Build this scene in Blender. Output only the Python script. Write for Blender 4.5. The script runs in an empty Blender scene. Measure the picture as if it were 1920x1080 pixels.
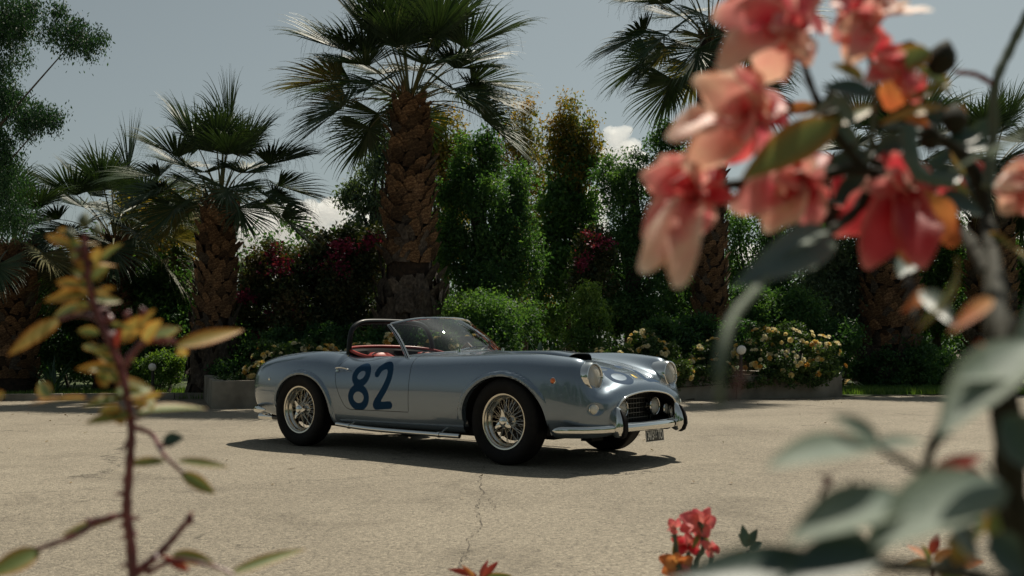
import bpy, bmesh, math, random
import numpy as np
from mathutils import Vector, Matrix, noise as mnoise
random.seed(7); np.random.seed(7)
C = bpy.context.scene.collection
SC = bpy.context.scene
# ------------------------------------------------------------------ camera
CAM_H = 0.90; PITCH = math.radians(3.315); FPX = 1900.0
cam_d = bpy.data.cameras.new('camera'); cam = bpy.data.objects.new('camera', cam_d); C.objects.link(cam)
cam.location = (0, 0, CAM_H); cam.rotation_euler = (math.pi/2 + PITCH, 0, 0)
cam_d.sensor_width = 36; cam_d.lens = FPX/1920*36; cam_d.clip_start = 0.05; cam_d.clip_end = 6000
cam_d.dof.use_dof = True; cam_d.dof.focus_distance = 9.3; cam_d.dof.aperture_fstop = 5.0
SC.camera = cam
# ------------------------------------------------------------------ sky and sun
SUN_DIR = Vector((0.27, 0.60, 1.0)).normalized()        # towards the sun
world = bpy.data.worlds.new('World'); SC.world = world; world.use_nodes = True
nt = world.node_tree; nt.nodes.clear()
def N(nt, t, **kw):
    n = nt.nodes.new(t)
    for k, v in kw.items(): setattr(n, k, v)
    return n
sky = N(nt, 'ShaderNodeTexSky'); sky.sky_type = 'NISHITA'; sky.sun_disc = False
sky.sun_elevation = math.asin(SUN_DIR.z); sky.sun_rotation = math.atan2(SUN_DIR.x, SUN_DIR.y)
sky.dust_density = 1.6; sky.ozone_density = 1.2; sky.air_density = 1.0; sky.altitude = 50
hs = N(nt, 'ShaderNodeHueSaturation'); hs.inputs['Saturation'].default_value = 0.37; hs.inputs['Value'].default_value = 1.0
hs.inputs['Hue'].default_value = 0.497
bg = N(nt, 'ShaderNodeBackground'); bg.inputs['Strength'].default_value = 0.057
wo = N(nt, 'ShaderNodeOutputWorld')
nt.links.new(sky.outputs[0], hs.inputs['Color']); tint = N(nt, 'ShaderNodeMix', data_type='RGBA', blend_type='MULTIPLY'); tint.inputs[0].default_value = 1; tint.inputs[7].default_value = (.95, 1.04, .99, 1)
nt.links.new(hs.outputs[0], tint.inputs[6]); nt.links.new(tint.outputs[2], bg.inputs['Color']); nt.links.new(bg.outputs[0], wo.inputs[0])
sun_d = bpy.data.lights.new('sun', 'SUN'); sun = bpy.data.objects.new('sun', sun_d); C.objects.link(sun)
sun_d.energy = 4.8; sun_d.angle = math.radians(0.55); sun_d.color = (1.0, 0.92, 0.77)
sun.rotation_euler = SUN_DIR.to_track_quat('Z', 'Y').to_euler()
SC.view_settings.view_transform = 'Standard'; SC.view_settings.look = 'None'
SC.view_settings.gamma = 1.0; SC.view_settings.exposure = 0.0; SC.view_settings.use_curve_mapping = False
SC.render.engine = 'CYCLES'
SC.cycles.max_bounces = 7; SC.cycles.transparent_max_bounces = 12; SC.cycles.caustics_reflective = False; SC.cycles.caustics_refractive = False
SC.cycles.volume_bounces = 12
SC.cycles.use_denoising = True
# ------------------------------------------------------------------ helpers
def rnd(a, b): return random.uniform(a, b)
def at(px, py, depth=None, z=None):
    """photo pixel -> world point at a depth (y) or height (z)"""
    u = (px-960)/FPX; v = -(py-540)/FPX
    d = Vector((u, math.cos(PITCH)-v*math.sin(PITCH), math.sin(PITCH)+v*math.cos(PITCH)))
    t = depth/d.y if depth is not None else (z-CAM_H)/d.z
    return Vector((0, 0, CAM_H)) + d*t
def empty(name, label=None, cat=None, loc=(0,0,0), rz=0, group=None):
    o = bpy.data.objects.new(name, None); C.objects.link(o); o.location = loc; o.rotation_euler = (0,0,rz); o.empty_display_size = .1
    tag(o, label, cat, group); return o
def tag(o, label=None, cat=None, group=None, kind=None):
    if label: o['label'] = label
    if cat: o['category'] = cat
    if group: o['group'] = group
    if kind: o['kind'] = kind
    return o
def link(name, me, parent=None, loc=None, rot=None, scale=None):
    o = bpy.data.objects.new(name, me); C.objects.link(o)
    if parent: o.parent = parent
    if loc is not None: o.location = loc
    if rot is not None: o.rotation_euler = rot
    if scale is not None: o.scale = scale
    return o
def mesh(name, v, f, mats=None, smooth=True, mi=None):
    me = bpy.data.meshes.new(name)
    me.from_pydata([tuple(p) for p in v], [], [tuple(int(i) for i in q) for q in f])
    for m in (mats if isinstance(mats, (list, tuple)) else [mats]): me.materials.append(m)
    if mi is not None: me.polygons.foreach_set('material_index', mi)
    me.polygons.foreach_set('use_smooth', [bool(smooth)]*len(me.polygons))
    me.update(); return me
def fast_mesh(name, V, F, mats=None, smooth=False, mi=None, n=None):
    """numpy arrays: V (k,3), F (m,3 or 4)"""
    me = bpy.data.meshes.new(name); V = np.asarray(V, np.float32); F = np.asarray(F, np.int32); k = F.shape[1]
    me.vertices.add(len(V)); me.vertices.foreach_set('co', V.ravel())
    me.loops.add(F.size); me.loops.foreach_set('vertex_index', F.ravel())
    me.polygons.add(len(F)); me.polygons.foreach_set('loop_start', np.arange(0, F.size, k, dtype=np.int32))
    me.polygons.foreach_set('loop_total', np.full(len(F), k, np.int32))
    for m in (mats if isinstance(mats, (list, tuple)) else [mats]): me.materials.append(m)
    if mi is not None: me.polygons.foreach_set('material_index', np.asarray(mi, np.int32))
    me.polygons.foreach_set('use_smooth', np.full(len(F), bool(smooth)))
    me.update(calc_edges=True); return me
class MB:
    def __init__(s): s.v = []; s.f = []; s.m = []
    def add(s, v, f, m=0):
        b = len(s.v); s.v += [tuple(p) for p in v]; s.f += [tuple(i+b for i in q) for q in f]; s.m += [m]*len(f); return s
    def box(s, c, d, R=None, m=0):
        v = [Vector((sx*d[0]/2, sy*d[1]/2, sz*d[2]/2)) for sx in (-1,1) for sy in (-1,1) for sz in (-1,1)]
        if R: v = [R @ p for p in v]
        v = [p+Vector(c) for p in v]
        return s.add(v, [(0,1,3,2),(4,6,7,5),(0,4,5,1),(2,3,7,6),(0,2,6,4),(1,5,7,3)], m)
    def tube(s, path, r, n=8, closed=False, cap=True, m=0, flat=1.0):
        path = [Vector(p) for p in path]; k = len(path)
        rs = r if hasattr(r, '__len__') else [r]*k
        T = []
        for i in range(k):
            a = path[(i-1) % k] if (closed or i > 0) else path[i]; b = path[(i+1) % k] if (closed or i < k-1) else path[i]
            t = (b-a); T.append(t.normalized() if t.length > 1e-9 else Vector((0,0,1)))
        up = Vector((0,0,1)) if abs(T[0].z) < .9 else Vector((1,0,0))
        nx = T[0].cross(up).normalized(); V = []
        for i in range(k):
            nx = (nx - T[i]*nx.dot(T[i])); nx = nx.normalized() if nx.length > 1e-6 else T[i].orthogonal().normalized()
            ny = T[i].cross(nx)
            for j in range(n):
                a = 2*math.pi*j/n; V.append(path[i]+nx*math.cos(a)*rs[i]+ny*math.sin(a)*rs[i]*flat)
        F = []
        for i in range(k if closed else k-1):
            i2 = (i+1) % k
            for j in range(n):
                j2 = (j+1) % n; F.append((i*n+j, i*n+j2, i2*n+j2, i2*n+j))
        if cap and not closed: F.append(tuple(range(n-1,-1,-1))); F.append(tuple((k-1)*n+j for j in range(n)))
        return s.add(V, F, m)
    def lathe(s, prof, n=32, axis='y', c=(0,0,0), m=0, close=False):
        """prof: list of (radius, offset along axis)"""
        V = []
        for (r, h) in prof:
            for j in range(n):
                a = 2*math.pi*j/n; x, y = r*math.cos(a), r*math.sin(a)
                p = (x, h, y) if axis == 'y' else (h, x, y) if axis == 'x' else (x, y, h)
                V.append((p[0]+c[0], p[1]+c[1], p[2]+c[2]))
        F = []; k = len(prof)
        for i in range(k if close else k-1):
            i2 = (i+1) % k
            for j in range(n):
                j2 = (j+1) % n; F.append((i*n+j, i*n+j2, i2*n+j2, i2*n+j))
        return s.add(V, F, m)
    def grid(s, P, m=0, cu=False, cv=False):
        a = len(P); b = len(P[0]); V = [p for row in P for p in row]; F = []
        for i in range(a if cu else a-1):
            for j in range(b if cv else b-1):
                i2 = (i+1) % a; j2 = (j+1) % b; F.append((i*b+j, i*b+j2, i2*b+j2, i2*b+j))
        return s.add(V, F, m)
    def build(s, name, mats, parent=None, smooth=True, bevel=0, loc=None, rot=None, fixn=True, sharp=40):
        me = mesh(name, s.v, s.f, mats, smooth, s.m)
        if fixn or bevel:
            bm = bmesh.new(); bm.from_mesh(me)
            if fixn: bmesh.ops.recalc_face_normals(bm, faces=bm.faces)
            if bevel:
                es = [e for e in bm.edges if len(e.link_faces) == 2 and e.calc_face_angle(0) > .6]
                bmesh.ops.bevel(bm, geom=es, offset=bevel, segments=2, affect='EDGES', profile=.6, clamp_overlap=True)
            bm.to_mesh(me); bm.free()
        if smooth:
            me.polygons.foreach_set('use_smooth', [True]*len(me.polygons))
            try: me.set_sharp_from_angle(angle=math.radians(sharp))
            except Exception: pass
        return link(name, me, parent, loc, rot)
def smoothpath(pts, n=8, closed=False):
    pts = [Vector(p) for p in pts]; out = []; k = len(pts)
    for i in range(k if closed else k-1):
        p0 = pts[(i-1) % k] if closed or i > 0 else pts[0]*2-pts[1]
        p1 = pts[i]; p2 = pts[(i+1) % k]; p3 = pts[(i+2) % k] if closed or i < k-2 else pts[k-1]*2-pts[k-2]
        for j in range(n):
            t = j/n; out.append(.5*((2*p1)+(p2-p0)*t+(2*p0-5*p1+4*p2-p3)*t*t+(3*p1-p0-3*p2+p3)*t*t*t))
    if not closed: out.append(pts[-1])
    return out
# ------------------------------------------------------------------ materials
def mat(name, col=(.5,.5,.5), rough=.5, metal=0., spec=.5, coat=0., coat_r=.03, trans=0., ior=1.45, sheen=0., emit=None, subsurf=0.):
    m = bpy.data.materials.new(name); m.use_nodes = True; b = m.node_tree.nodes['Principled BSDF']
    b.inputs['Base Color'].default_value = (*col, 1); b.inputs['Roughness'].default_value = rough; b.inputs['Metallic'].default_value = metal
    b.inputs['Specular IOR Level'].default_value = spec; b.inputs['Coat Weight'].default_value = coat; b.inputs['Coat Roughness'].default_value = coat_r
    b.inputs['Transmission Weight'].default_value = trans; b.inputs['IOR'].default_value = ior; b.inputs['Sheen Weight'].default_value = sheen
    return m
def vary(m, cols, scale=5., detail=6., coords='Object', fac=None, rough=None, bump=0., bscale=40., bdist=.01, contrast=(.3,.7), mult_rand=0., dist=0.):
    """noise driven colour ramp + bump on a Principled material"""
    t = m.node_tree; b = t.nodes['Principled BSDF']; tc = N(t, 'ShaderNodeTexCoord')
    nz = N(t, 'ShaderNodeTexNoise'); nz.inputs['Scale'].default_value = scale; nz.inputs['Detail'].default_value = detail; nz.inputs['Distortion'].default_value = dist
    t.links.new(tc.outputs[coords], nz.inputs['Vector'])
    cr = N(t, 'ShaderNodeValToRGB'); e = cr.color_ramp.elements
    while len(e) < len(cols): e.new(.5)
    for i, c in enumerate(cols):
        e[i].position = contrast[0]+(contrast[1]-contrast[0])*i/max(1, len(cols)-1); e[i].color = (*c, 1)
    t.links.new(nz.outputs['Fac'], cr.inputs['Fac'])
    out = cr.outputs['Color']
    if mult_rand:
        oi = N(t, 'ShaderNodeObjectInfo'); h = N(t, 'ShaderNodeHueSaturation'); mr = N(t, 'ShaderNodeMapRange')
        mr.inputs['To Min'].default_value = 1-mult_rand; mr.inputs['To Max'].default_value = 1+mult_rand
        t.links.new(oi.outputs['Random'], mr.inputs['Value']); t.links.new(mr.outputs[0], h.inputs['Value']); t.links.new(out, h.inputs['Color']); out = h.outputs[0]
    t.links.new(out, b.inputs['Base Color'])
    if rough:
        mr = N(t, 'ShaderNodeMapRange'); mr.inputs['To Min'].default_value = rough[0]; mr.inputs['To Max'].default_value = rough[1]
        t.links.new(nz.outputs['Fac'], mr.inputs['Value']); t.links.new(mr.outputs[0], b.inputs['Roughness'])
    if bump:
        n2 = N(t, 'ShaderNodeTexNoise'); n2.inputs['Scale'].default_value = bscale; n2.inputs['Detail'].default_value = 5
        t.links.new(tc.outputs[coords], n2.inputs['Vector'])
        bp = N(t, 'ShaderNodeBump'); bp.inputs['Strength'].default_value = bump; bp.inputs['Distance'].default_value = bdist
        t.links.new(n2.outputs['Fac'], bp.inputs['Height']); t.links.new(bp.outputs[0], b.inputs['Normal'])
    return m
def smooth01(t): t = np.clip(t, 0, 1); return t*t*(3-2*t)
# ================================================================== SETTING
def leaf_mat(name, cols, trans=.35, rough=.55, tcol=1.5, spec=.3, islands=True, posn=1.2, tb=.35):
    """foliage: colour varies per leaf and in clumps; part of the light passes through"""
    m = bpy.data.materials.new(name); m.use_nodes = True; t = m.node_tree; b = t.nodes['Principled BSDF']; out = t.nodes['Material Output']
    geo = N(t, 'ShaderNodeNewGeometry'); cr = N(t, 'ShaderNodeValToRGB'); e = cr.color_ramp.elements
    while len(e) < len(cols): e.new(.5)
    for i, c in enumerate(cols): e[i].position = i/max(1, len(cols)-1); e[i].color = (*c, 1)
    tc = N(t, 'ShaderNodeTexCoord'); nz = N(t, 'ShaderNodeTexNoise'); nz.inputs['Scale'].default_value = posn; nz.inputs['Detail'].default_value = 3
    t.links.new(tc.outputs['Object'], nz.inputs['Vector'])
    mx = N(t, 'ShaderNodeMath', operation='MULTIPLY_ADD'); mx.inputs[1].default_value = .55
    t.links.new(geo.outputs['Random Per Island'], mx.inputs[0])
    mr = N(t, 'ShaderNodeMapRange'); mr.inputs['From Min'].default_value = .3; mr.inputs['From Max'].default_value = .7; mr.inputs['To Min'].default_value = -.1; mr.inputs['To Max'].default_value = .55
    t.links.new(nz.outputs['Fac'], mr.inputs['Value']); t.links.new(mr.outputs[0], mx.inputs[2]); t.links.new(mx.outputs[0], cr.inputs['Fac'])
    t.links.new(cr.outputs[0], b.inputs['Base Color']); b.inputs['Roughness'].default_value = rough; b.inputs['Specular IOR Level'].default_value = spec
    tl = N(t, 'ShaderNodeBsdfTranslucent'); g = N(t, 'ShaderNodeMix', data_type='RGBA', blend_type='MULTIPLY'); g.inputs[0].default_value = 1
    g.inputs[7].default_value = (tcol*1.15, tcol*1.15, tcol*tb, 1); t.links.new(cr.outputs[0], g.inputs[6]); t.links.new(g.outputs[2], tl.inputs['Color'])
    ms = N(t, 'ShaderNodeMixShader'); ms.inputs[0].default_value = trans
    t.links.new(b.outputs[0], ms.inputs[1]); t.links.new(tl.outputs[0], ms.inputs[2]); t.links.new(ms.outputs[0], out.inputs['Surface'])
    return m
L_DARK = leaf_mat('dark_green_leaves', [(.020,.058,.030),(.040,.105,.048),(.078,.165,.064),(.14,.245,.095)], .42)
L_MID = leaf_mat('mid_green_leaves', [(.030,.080,.040),(.056,.13,.055),(.095,.19,.070),(.155,.265,.095)], .42)
L_LIGHT = leaf_mat('light_green_leaves', [(.05,.11,.04),(.085,.165,.05),(.14,.23,.065),(.21,.28,.09)], .42)
L_SILVER = leaf_mat('grey_green_leaves', [(.04,.075,.055),(.07,.12,.08),(.11,.16,.11),(.17,.22,.15)], .35)
L_OCHRE = leaf_mat('ochre_tinged_leaves', [(.05,.10,.035),(.14,.145,.04),(.28,.19,.045),(.44,.24,.05)], .4)
L_BOUG = leaf_mat('bougainvillea_leaves', [(.015,.032,.022),(.03,.055,.028),(.07,.075,.035),(.15,.11,.06)], .25)
MAGENTA = leaf_mat('magenta_bracts', [(.10,.010,.035),(.20,.02,.07),(.34,.06,.14)], .25, tcol=1.0)
L_PEP = leaf_mat('pepper_tree_leaves', [(.010,.030,.020),(.018,.052,.030),(.032,.085,.040),(.06,.13,.055)], .25)
PALM_L = leaf_mat('palm_frond_green', [(.020,.042,.022),(.032,.062,.030),(.050,.085,.040),(.10,.13,.07)], .16, .52, 1.1, .4)
PALM_Y = leaf_mat('palm_frond_yellowing', [(.05,.065,.03),(.10,.11,.04),(.17,.15,.06),(.26,.21,.10)], .18, .55, 1.1, .35)
PETI = mat('palm_petiole', (.10,.10,.035), .5)
BOOT = mat('palm_leaf_base_brown', (.16,.085,.04), .85); vary(BOOT, [(.040,.022,.014),(.115,.062,.032),(.24,.15,.08)], 7, coords='Object', bump=.6, bscale=30, bdist=.02, mult_rand=.6)
BOOTG = mat('weathered_leaf_base_grey', (.09,.07,.055), .9); vary(BOOTG, [(.03,.024,.022),(.075,.058,.046),(.14,.115,.095)], 6, bump=.6, bscale=30, bdist=.02, mult_rand=.35)
PTRUNK = mat('palm_trunk_fibre', (.03,.018,.012), .95); vary(PTRUNK, [(.012,.008,.006),(.045,.028,.018)], 12, bump=.8, bscale=25, bdist=.03)
BARK = mat('tree_bark', (.07,.055,.045), .9); vary(BARK, [(.03,.024,.02),(.10,.08,.062)], 8, bump=.7, bscale=22, bdist=.02)
def leaves_at(cen, size, aspect=.42, droop=0., up=.5):
    """diamond leaves: cen (n,3) -> V, F.  droop pulls the long axis down, up tilts the faces skyward"""
    n = len(cen); ax = np.random.randn(n, 3); ax[:, 2] -= droop*1.6; ax /= np.linalg.norm(ax, axis=1, keepdims=True)
    nr = np.random.randn(n, 3); nr[:, 2] += up*2; nr -= ax*np.sum(nr*ax, 1, keepdims=True); nr /= np.linalg.norm(nr, axis=1, keepdims=True)+1e-9
    sd = np.cross(ax, nr); L = size*(.6+.8*np.random.rand(n, 1)); W = L*aspect
    p0 = cen; p1 = cen+ax*L*.5+sd*W*.5+nr*W*.12; p2 = cen+ax*L; p3 = cen+ax*L*.5-sd*W*.5+nr*W*.12
    return np.stack([p0, p1, p2, p3], 1).reshape(-1, 3), np.arange(4*n).reshape(-1, 4)
# ---- ground
def asphalt():
    m = mat('worn_tan_asphalt', (.3,.26,.2), .88, 0, .35); t = m.node_tree; b = t.nodes['Principled BSDF']; tc = N(t, 'ShaderNodeTexCoord')
    def noise(s, d, r=.5, dist=0):
        n = N(t, 'ShaderNodeTexNoise'); n.inputs['Scale'].default_value = s; n.inputs['Detail'].default_value = d; n.inputs['Roughness'].default_value = r; n.inputs['Distortion'].default_value = dist
        t.links.new(tc.outputs['Object'], n.inputs['Vector']); return n
    def ramp(n, stops, out='Fac'):
        c = N(t, 'ShaderNodeValToRGB'); e = c.color_ramp.elements
        while len(e) < len(stops): e.new(.5)
        for i, (p, col) in enumerate(stops): e[i].position = p; e[i].color = (*col, 1)
        t.links.new(n.outputs[out], c.inputs['Fac']); return c
    def mul(a, bb, f=1.0, mode='MULTIPLY'):
        x = N(t, 'ShaderNodeMix', data_type='RGBA', blend_type=mode); x.inputs[0].default_value = f; t.links.new(a, x.inputs[6]); t.links.new(bb, x.inputs[7]); return x.outputs[2]
    big = ramp(noise(.35, 5, .6), [(.30, (.225,.198,.157)), (.5, (.275,.243,.193)), (.72, (.325,.288,.230))])
    v = N(t, 'ShaderNodeTexVoronoi'); v.inputs['Scale'].default_value = 85; v.inputs['Randomness'].default_value = 1; t.links.new(tc.outputs['Object'], v.inputs['Vector'])
    st = N(t, 'ShaderNodeSeparateColor'); t.links.new(v.outputs['Color'], st.inputs[0])
    stone = N(t, 'ShaderNodeValToRGB'); e = stone.color_ramp.elements; e.new(.5); e.new(.8)
    for i, (p, c) in enumerate([(0, .22), (.28, .80), (.7, 1.08), (1, 1.7)]): e[i].position = p; e[i].color = (c, c*.98, c*.95, 1)
    t.links.new(st.outputs[0], stone.inputs['Fac'])
    n2 = ramp(noise(260, 3, .7), [(.3, (.42,.41,.40)), (.46, (1,1,1)), (.75, (1.5,1.47,1.4))])
    c = mul(big.outputs[0], stone.outputs[0], .55); c = mul(c, n2.outputs[0], .7)
    stain = ramp(noise(1.3, 6, .65, .6), [(.30, (.60,.59,.58)), (.46, (1,1,1)), (1, (1.06,1.05,1.04))]); c = mul(c, stain.outputs[0], .6)
    # cracks: distorted voronoi borders kept only in patches
    wob = noise(1.6, 6, .7); vm = N(t, 'ShaderNodeVectorMath', operation='MULTIPLY_ADD'); vm.inputs[1].default_value = (1.1, 1.1, 0)
    t.links.new(wob.outputs['Color'], vm.inputs[0]); t.links.new(tc.outputs['Object'], vm.inputs[2])
    cv = N(t, 'ShaderNodeTexVoronoi', feature='DISTANCE_TO_EDGE'); cv.inputs['Scale'].default_value = .22; t.links.new(vm.outputs[0], cv.inputs['Vector'])
    cm = N(t, 'ShaderNodeMapRange'); cm.inputs['From Min'].default_value = 0.0006; cm.inputs['From Max'].default_value = .0045; cm.inputs['To Min'].default_value = .34; cm.inputs['To Max'].default_value = 1
    t.links.new(cv.outputs['Distance'], cm.inputs['Value'])
    pm = noise(.8, 3, .6); pr = N(t, 'ShaderNodeMapRange'); pr.inputs['From Min'].default_value = .44; pr.inputs['From Max'].default_value = .56; t.links.new(pm.outputs['Fac'], pr.inputs['Value'])
    mx = N(t, 'ShaderNodeMix', data_type='RGBA', blend_type='MULTIPLY'); t.links.new(pr.outputs[0], mx.inputs[0]); t.links.new(c, mx.inputs[6]); t.links.new(cm.outputs[0], mx.inputs[7])
    t.links.new(mx.outputs[2], b.inputs['Base Color'])
    bp = N(t, 'ShaderNodeBump'); bp.inputs['Strength'].default_value = .9; bp.inputs['Distance'].default_value = .006
    hsum = N(t, 'ShaderNodeMath', operation='ADD'); t.links.new(v.outputs['Distance'], hsum.inputs[0]); t.links.new(noise(160, 4, .7).outputs['Fac'], hsum.inputs[1])
    inv = N(t, 'ShaderNodeMath', operation='MULTIPLY'); inv.inputs[1].default_value = -1; t.links.new(hsum.outputs[0], inv.inputs[0]); t.links.new(inv.outputs[0], bp.inputs['Height']); t.links.new(bp.outputs[0], b.inputs['Normal'])
    return m
ASPH = asphalt()
def sheet(name, x0, y0, x1, y1, z, m, nx=2, ny=2, amp=0):
    P = [[(x0+(x1-x0)*i/nx, y0+(y1-y0)*j/ny, z) for j in range(ny+1)] for i in range(nx+1)]
    o = MB().grid(P).build(name, m, fixn=False)
    if o.data.polygons[0].normal.z < 0: o.data.flip_normals()
    o['kind'] = 'structure'; return o
SOIL = mat('dry_earth', (.09,.065,.045), .95); vary(SOIL, [(.035,.026,.018),(.09,.068,.045),(.15,.115,.08)], 3, bump=.8, bscale=18, bdist=.05)
sheet('ground', -3000, -3000, 3000, 3000, -.03, SOIL)
sheet('asphalt_yard', -40, -30, 40, 26, 0, ASPH)
CRK = mat('crack_tar', (.10,.085,.068), .9)
for pth in ([(912,868),(903,890),(900,905),(906,930),(893,950),(899,985),(880,1010),(874,1040),(850,1078)], [(1570,890),(1610,899),(1640,912),(1680,915),(1720,928),(1760,930)], [(70,952),(110,944),(140,943),(190,935)], [(0,975),(30,966),(60,962)], [(905,930),(925,945),(930,960)], [(1180,1040),(1230,1034),(1262,1040)], [(1640,912),(1650,930),(1690,945)], [(1400,772),(1500,768),(1620,760),(1700,764)]):
    q = [at(x, y, z=0) for x, y in pth]; q = smoothpath(q, 14); V = []
    for i, p in enumerate(q):
        a = q[max(0, i-1)]; b = q[min(len(q)-1, i+1)]; t = (b-a).normalized(); nn = Vector((-t.y, t.x, 0)); j = nn*rnd(-.016,.016)+t*rnd(-.01,.01); w = rnd(.0005,.0030)*min(1, .2+i/6, .2+(len(q)-1-i)/6)
        V += [p+j-nn*w, p+j+nn*w]
    o = link('asphalt_crack', mesh('asphalt_crack', [(v.x, v.y, .004) for v in V], [(2*i, 2*i+1, 2*i+3, 2*i+2) for i in range(len(q)-1)], CRK)); o['kind'] = 'structure'
# planting bed polygons behind the kerb and the planter wall
A0 = Vector((-4.34, 14.71, 0)); A1 = Vector((5.93, 18.25, 0)); du = (A1-A0).normalized(); dn = Vector((-du.y, du.x, 0))
GRASSM = mat('short_grass_ground', (.05,.075,.025), .9); vary(GRASSM, [(.03,.045,.018),(.06,.085,.028),(.10,.115,.045)], 4, bump=.7, bscale=60, bdist=.03)
def polysheet(name, pts, z, m):
    o = link(name, mesh(name, [(p[0], p[1], z) for p in pts], [tuple(range(len(pts)))], m, False))
    if o.data.polygons[0].normal.z < 0: o.data.flip_normals()
    o['kind'] = 'structure'; return o
kerbL = [Vector((-30, 16.2, 0)), Vector((-8.46, 17.0, 0)), Vector((-5.36, 17.55, 0))]
polysheet('lawn_left', [(-60,16.4),(-8.46,17.1),(-5.0,17.6),(-5.0,60),(-60,60)], .012, GRASSM)
kR0 = at(1588, 745, z=0); kR1 = at(1760, 741, z=0)
polysheet('lawn_right', [(5.95,18.35),(kR1.x,kR1.y),(60,24),(60,60),(5.9,60)], .012, GRASSM)
KONC = mat('planter_concrete', (.27,.245,.21), .85); vary(KONC, [(.10,.085,.07),(.25,.225,.185),(.36,.33,.28)], 2.2, 10, bump=.35, bscale=35, bdist=.01, contrast=(.28,.72))
# low kerb on the left, stone by stone
kb = empty('kerb', 'low dark stone kerb along the lawn at left', 'kerb', (0,0,0))
def kerb_run(pts, parent, h=.11, w=.13, L=.9):
    for a, b in zip(pts[:-1], pts[1:]):
        d = b-a; n = max(1, int(d.length/L)); t = d.normalized(); ang = math.atan2(t.y, t.x); me = None
        for i in range(n):
            if me is None: o = MB().box((0,0,0), (d.length/n-.012, w, h+.04)).build('kerb_stone', KONC, parent, bevel=.012); me = o.data
            else: o = link('kerb_stone', me, parent)
            p = a+d*((i+.5)/n); o.location = (p.x, p.y, h/2-.02+rnd(-.004,.004)); o.rotation_euler = (0, 0, ang+rnd(-.004,.004))
kerb_run([Vector((-14,16.4,0)), Vector((-8.46,17.0,0)), Vector((-4.9,17.65,0))], kb)
# concrete planter wall, cast in lengths
pw = empty('planter_wall', 'long low concrete planter wall holding the yellow rose bed', 'planter wall', (0,0,0))
HW = .41; TW = .17
def wall_run(a, b, n, h=HW):
    d = b-a; t = d.normalized(); ang = math.atan2(t.y, t.x)
    for i in range(n):
        L = d.length/n; o = MB().box((0,0,0), (L-.008, TW, h+.06)).build('wall_length', KONC, pw, bevel=.012)
        p = a+d*((i+.5)/n)+dn*0; o.location = (p.x, p.y, h/2-.03+rnd(-.006,.006)); o.rotation_euler = (0, 0, ang)
off = dn*(TW/2)
wall_run(A0+off, A1+off, 5); wall_run(A0+off+du*.085+dn*.09, A0+dn*3.2+du*.085, 1); wall_run(A1+off-du*.085+dn*.09, A1+dn*3.2-du*.085, 1)
bed = [A0+dn*.17+du*.16, A1+dn*.17-du*.16, A1+dn*3.2-du*.16, A0+dn*3.2+du*.16]
polysheet('planting_bed', bed, .34, SOIL)
LITM = leaf_mat('dry_fallen_leaves', [(.07,.045,.02),(.13,.085,.035),(.20,.14,.06),(.10,.12,.04)], .1)
pts = []
for k in range(420):
    t = rnd(-.5,1.25); p = A0+(A1-A0)*t-dn*abs(random.gauss(0, .9))-dn*.05 if k < 300 else Vector((rnd(-6,7), rnd(5.5,14), 0)); pts.append((p.x, p.y, .012))
V_, F_ = leaves_at(np.array(pts), .05, .5, 0, 4.0); V_[:, 2] = .006+np.abs(V_[:, 2]-.012)*.35
tag(link('leaf_litter', fast_mesh('leaf_litter', V_, F_, LITM)), 'scattered dry fallen leaves and specks on the asphalt', 'leaf litter', kind='stuff')
# ---- low grass tufts (lawns)
def blades(name, regions, n, h, m, z=.012):
    V = []; F = []
    R = np.random.rand(n, 6); pts = np.zeros((n, 2))
    for i in range(n):
        r = regions[i % len(regions)]; pts[i] = (r[0]+R[i,0]*(r[2]-r[0]), r[1]+R[i,1]*(r[3]-r[1]))
    a = R[:, 2]*6.28; hh = h*(.5+R[:, 3]); w = .006+.006*R[:, 4]; lean = (R[:, 5]-.5)*h
    c, s = np.cos(a), np.sin(a)
    V = np.stack([np.stack([pts[:,0]-c*w, pts[:,1]-s*w, np.full(n,z)], -1), np.stack([pts[:,0]+c*w, pts[:,1]+s*w, np.full(n,z)], -1), np.stack([pts[:,0]-s*lean, pts[:,1]+c*lean, z+hh], -1)], 1).reshape(-1, 3)
    return tag(link(name, fast_mesh(name, V, np.arange(3*n).reshape(-1, 3), m)), kind='stuff', label='short green grass growing behind the kerb', cat='grass')
blades('grass', [(-13,17.4,-5.3,20.5),(6.1,18.9,10.5,22)], 26000, .09, L_LIGHT)
# ---- foliage generator
def rot_rand(n):
    q = np.random.randn(n, 4); q /= np.linalg.norm(q, axis=1, keepdims=True); w, x, y, z = q.T
    return np.stack([np.stack([1-2*(y*y+z*z), 2*(x*y-z*w), 2*(x*z+y*w)], -1), np.stack([2*(x*y+z*w), 1-2*(x*x+z*z), 2*(y*z-x*w)], -1), np.stack([2*(x*z-y*w), 2*(y*z+x*w), 1-2*(x*x+y*y)], -1)], 1)
def clumps(blobs, per_m2=None, n=300):
    """points in the outer part of ellipsoids; blobs: (x,y,z,rx,ry,rz)"""
    out = []; vol = [b[3]*b[5]+b[3]*b[4] for b in blobs]; tot = sum(vol)
    for b, v in zip(blobs, vol):
        k = max(3, int(n*v/tot)); d = np.random.randn(k, 3); d /= np.linalg.norm(d, axis=1, keepdims=True); r = (.55+.5*np.random.rand(k, 1)**.6)
        out.append(np.array(b[:3])+d*r*np.array(b[3:6]))
    return np.concatenate(out)
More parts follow.
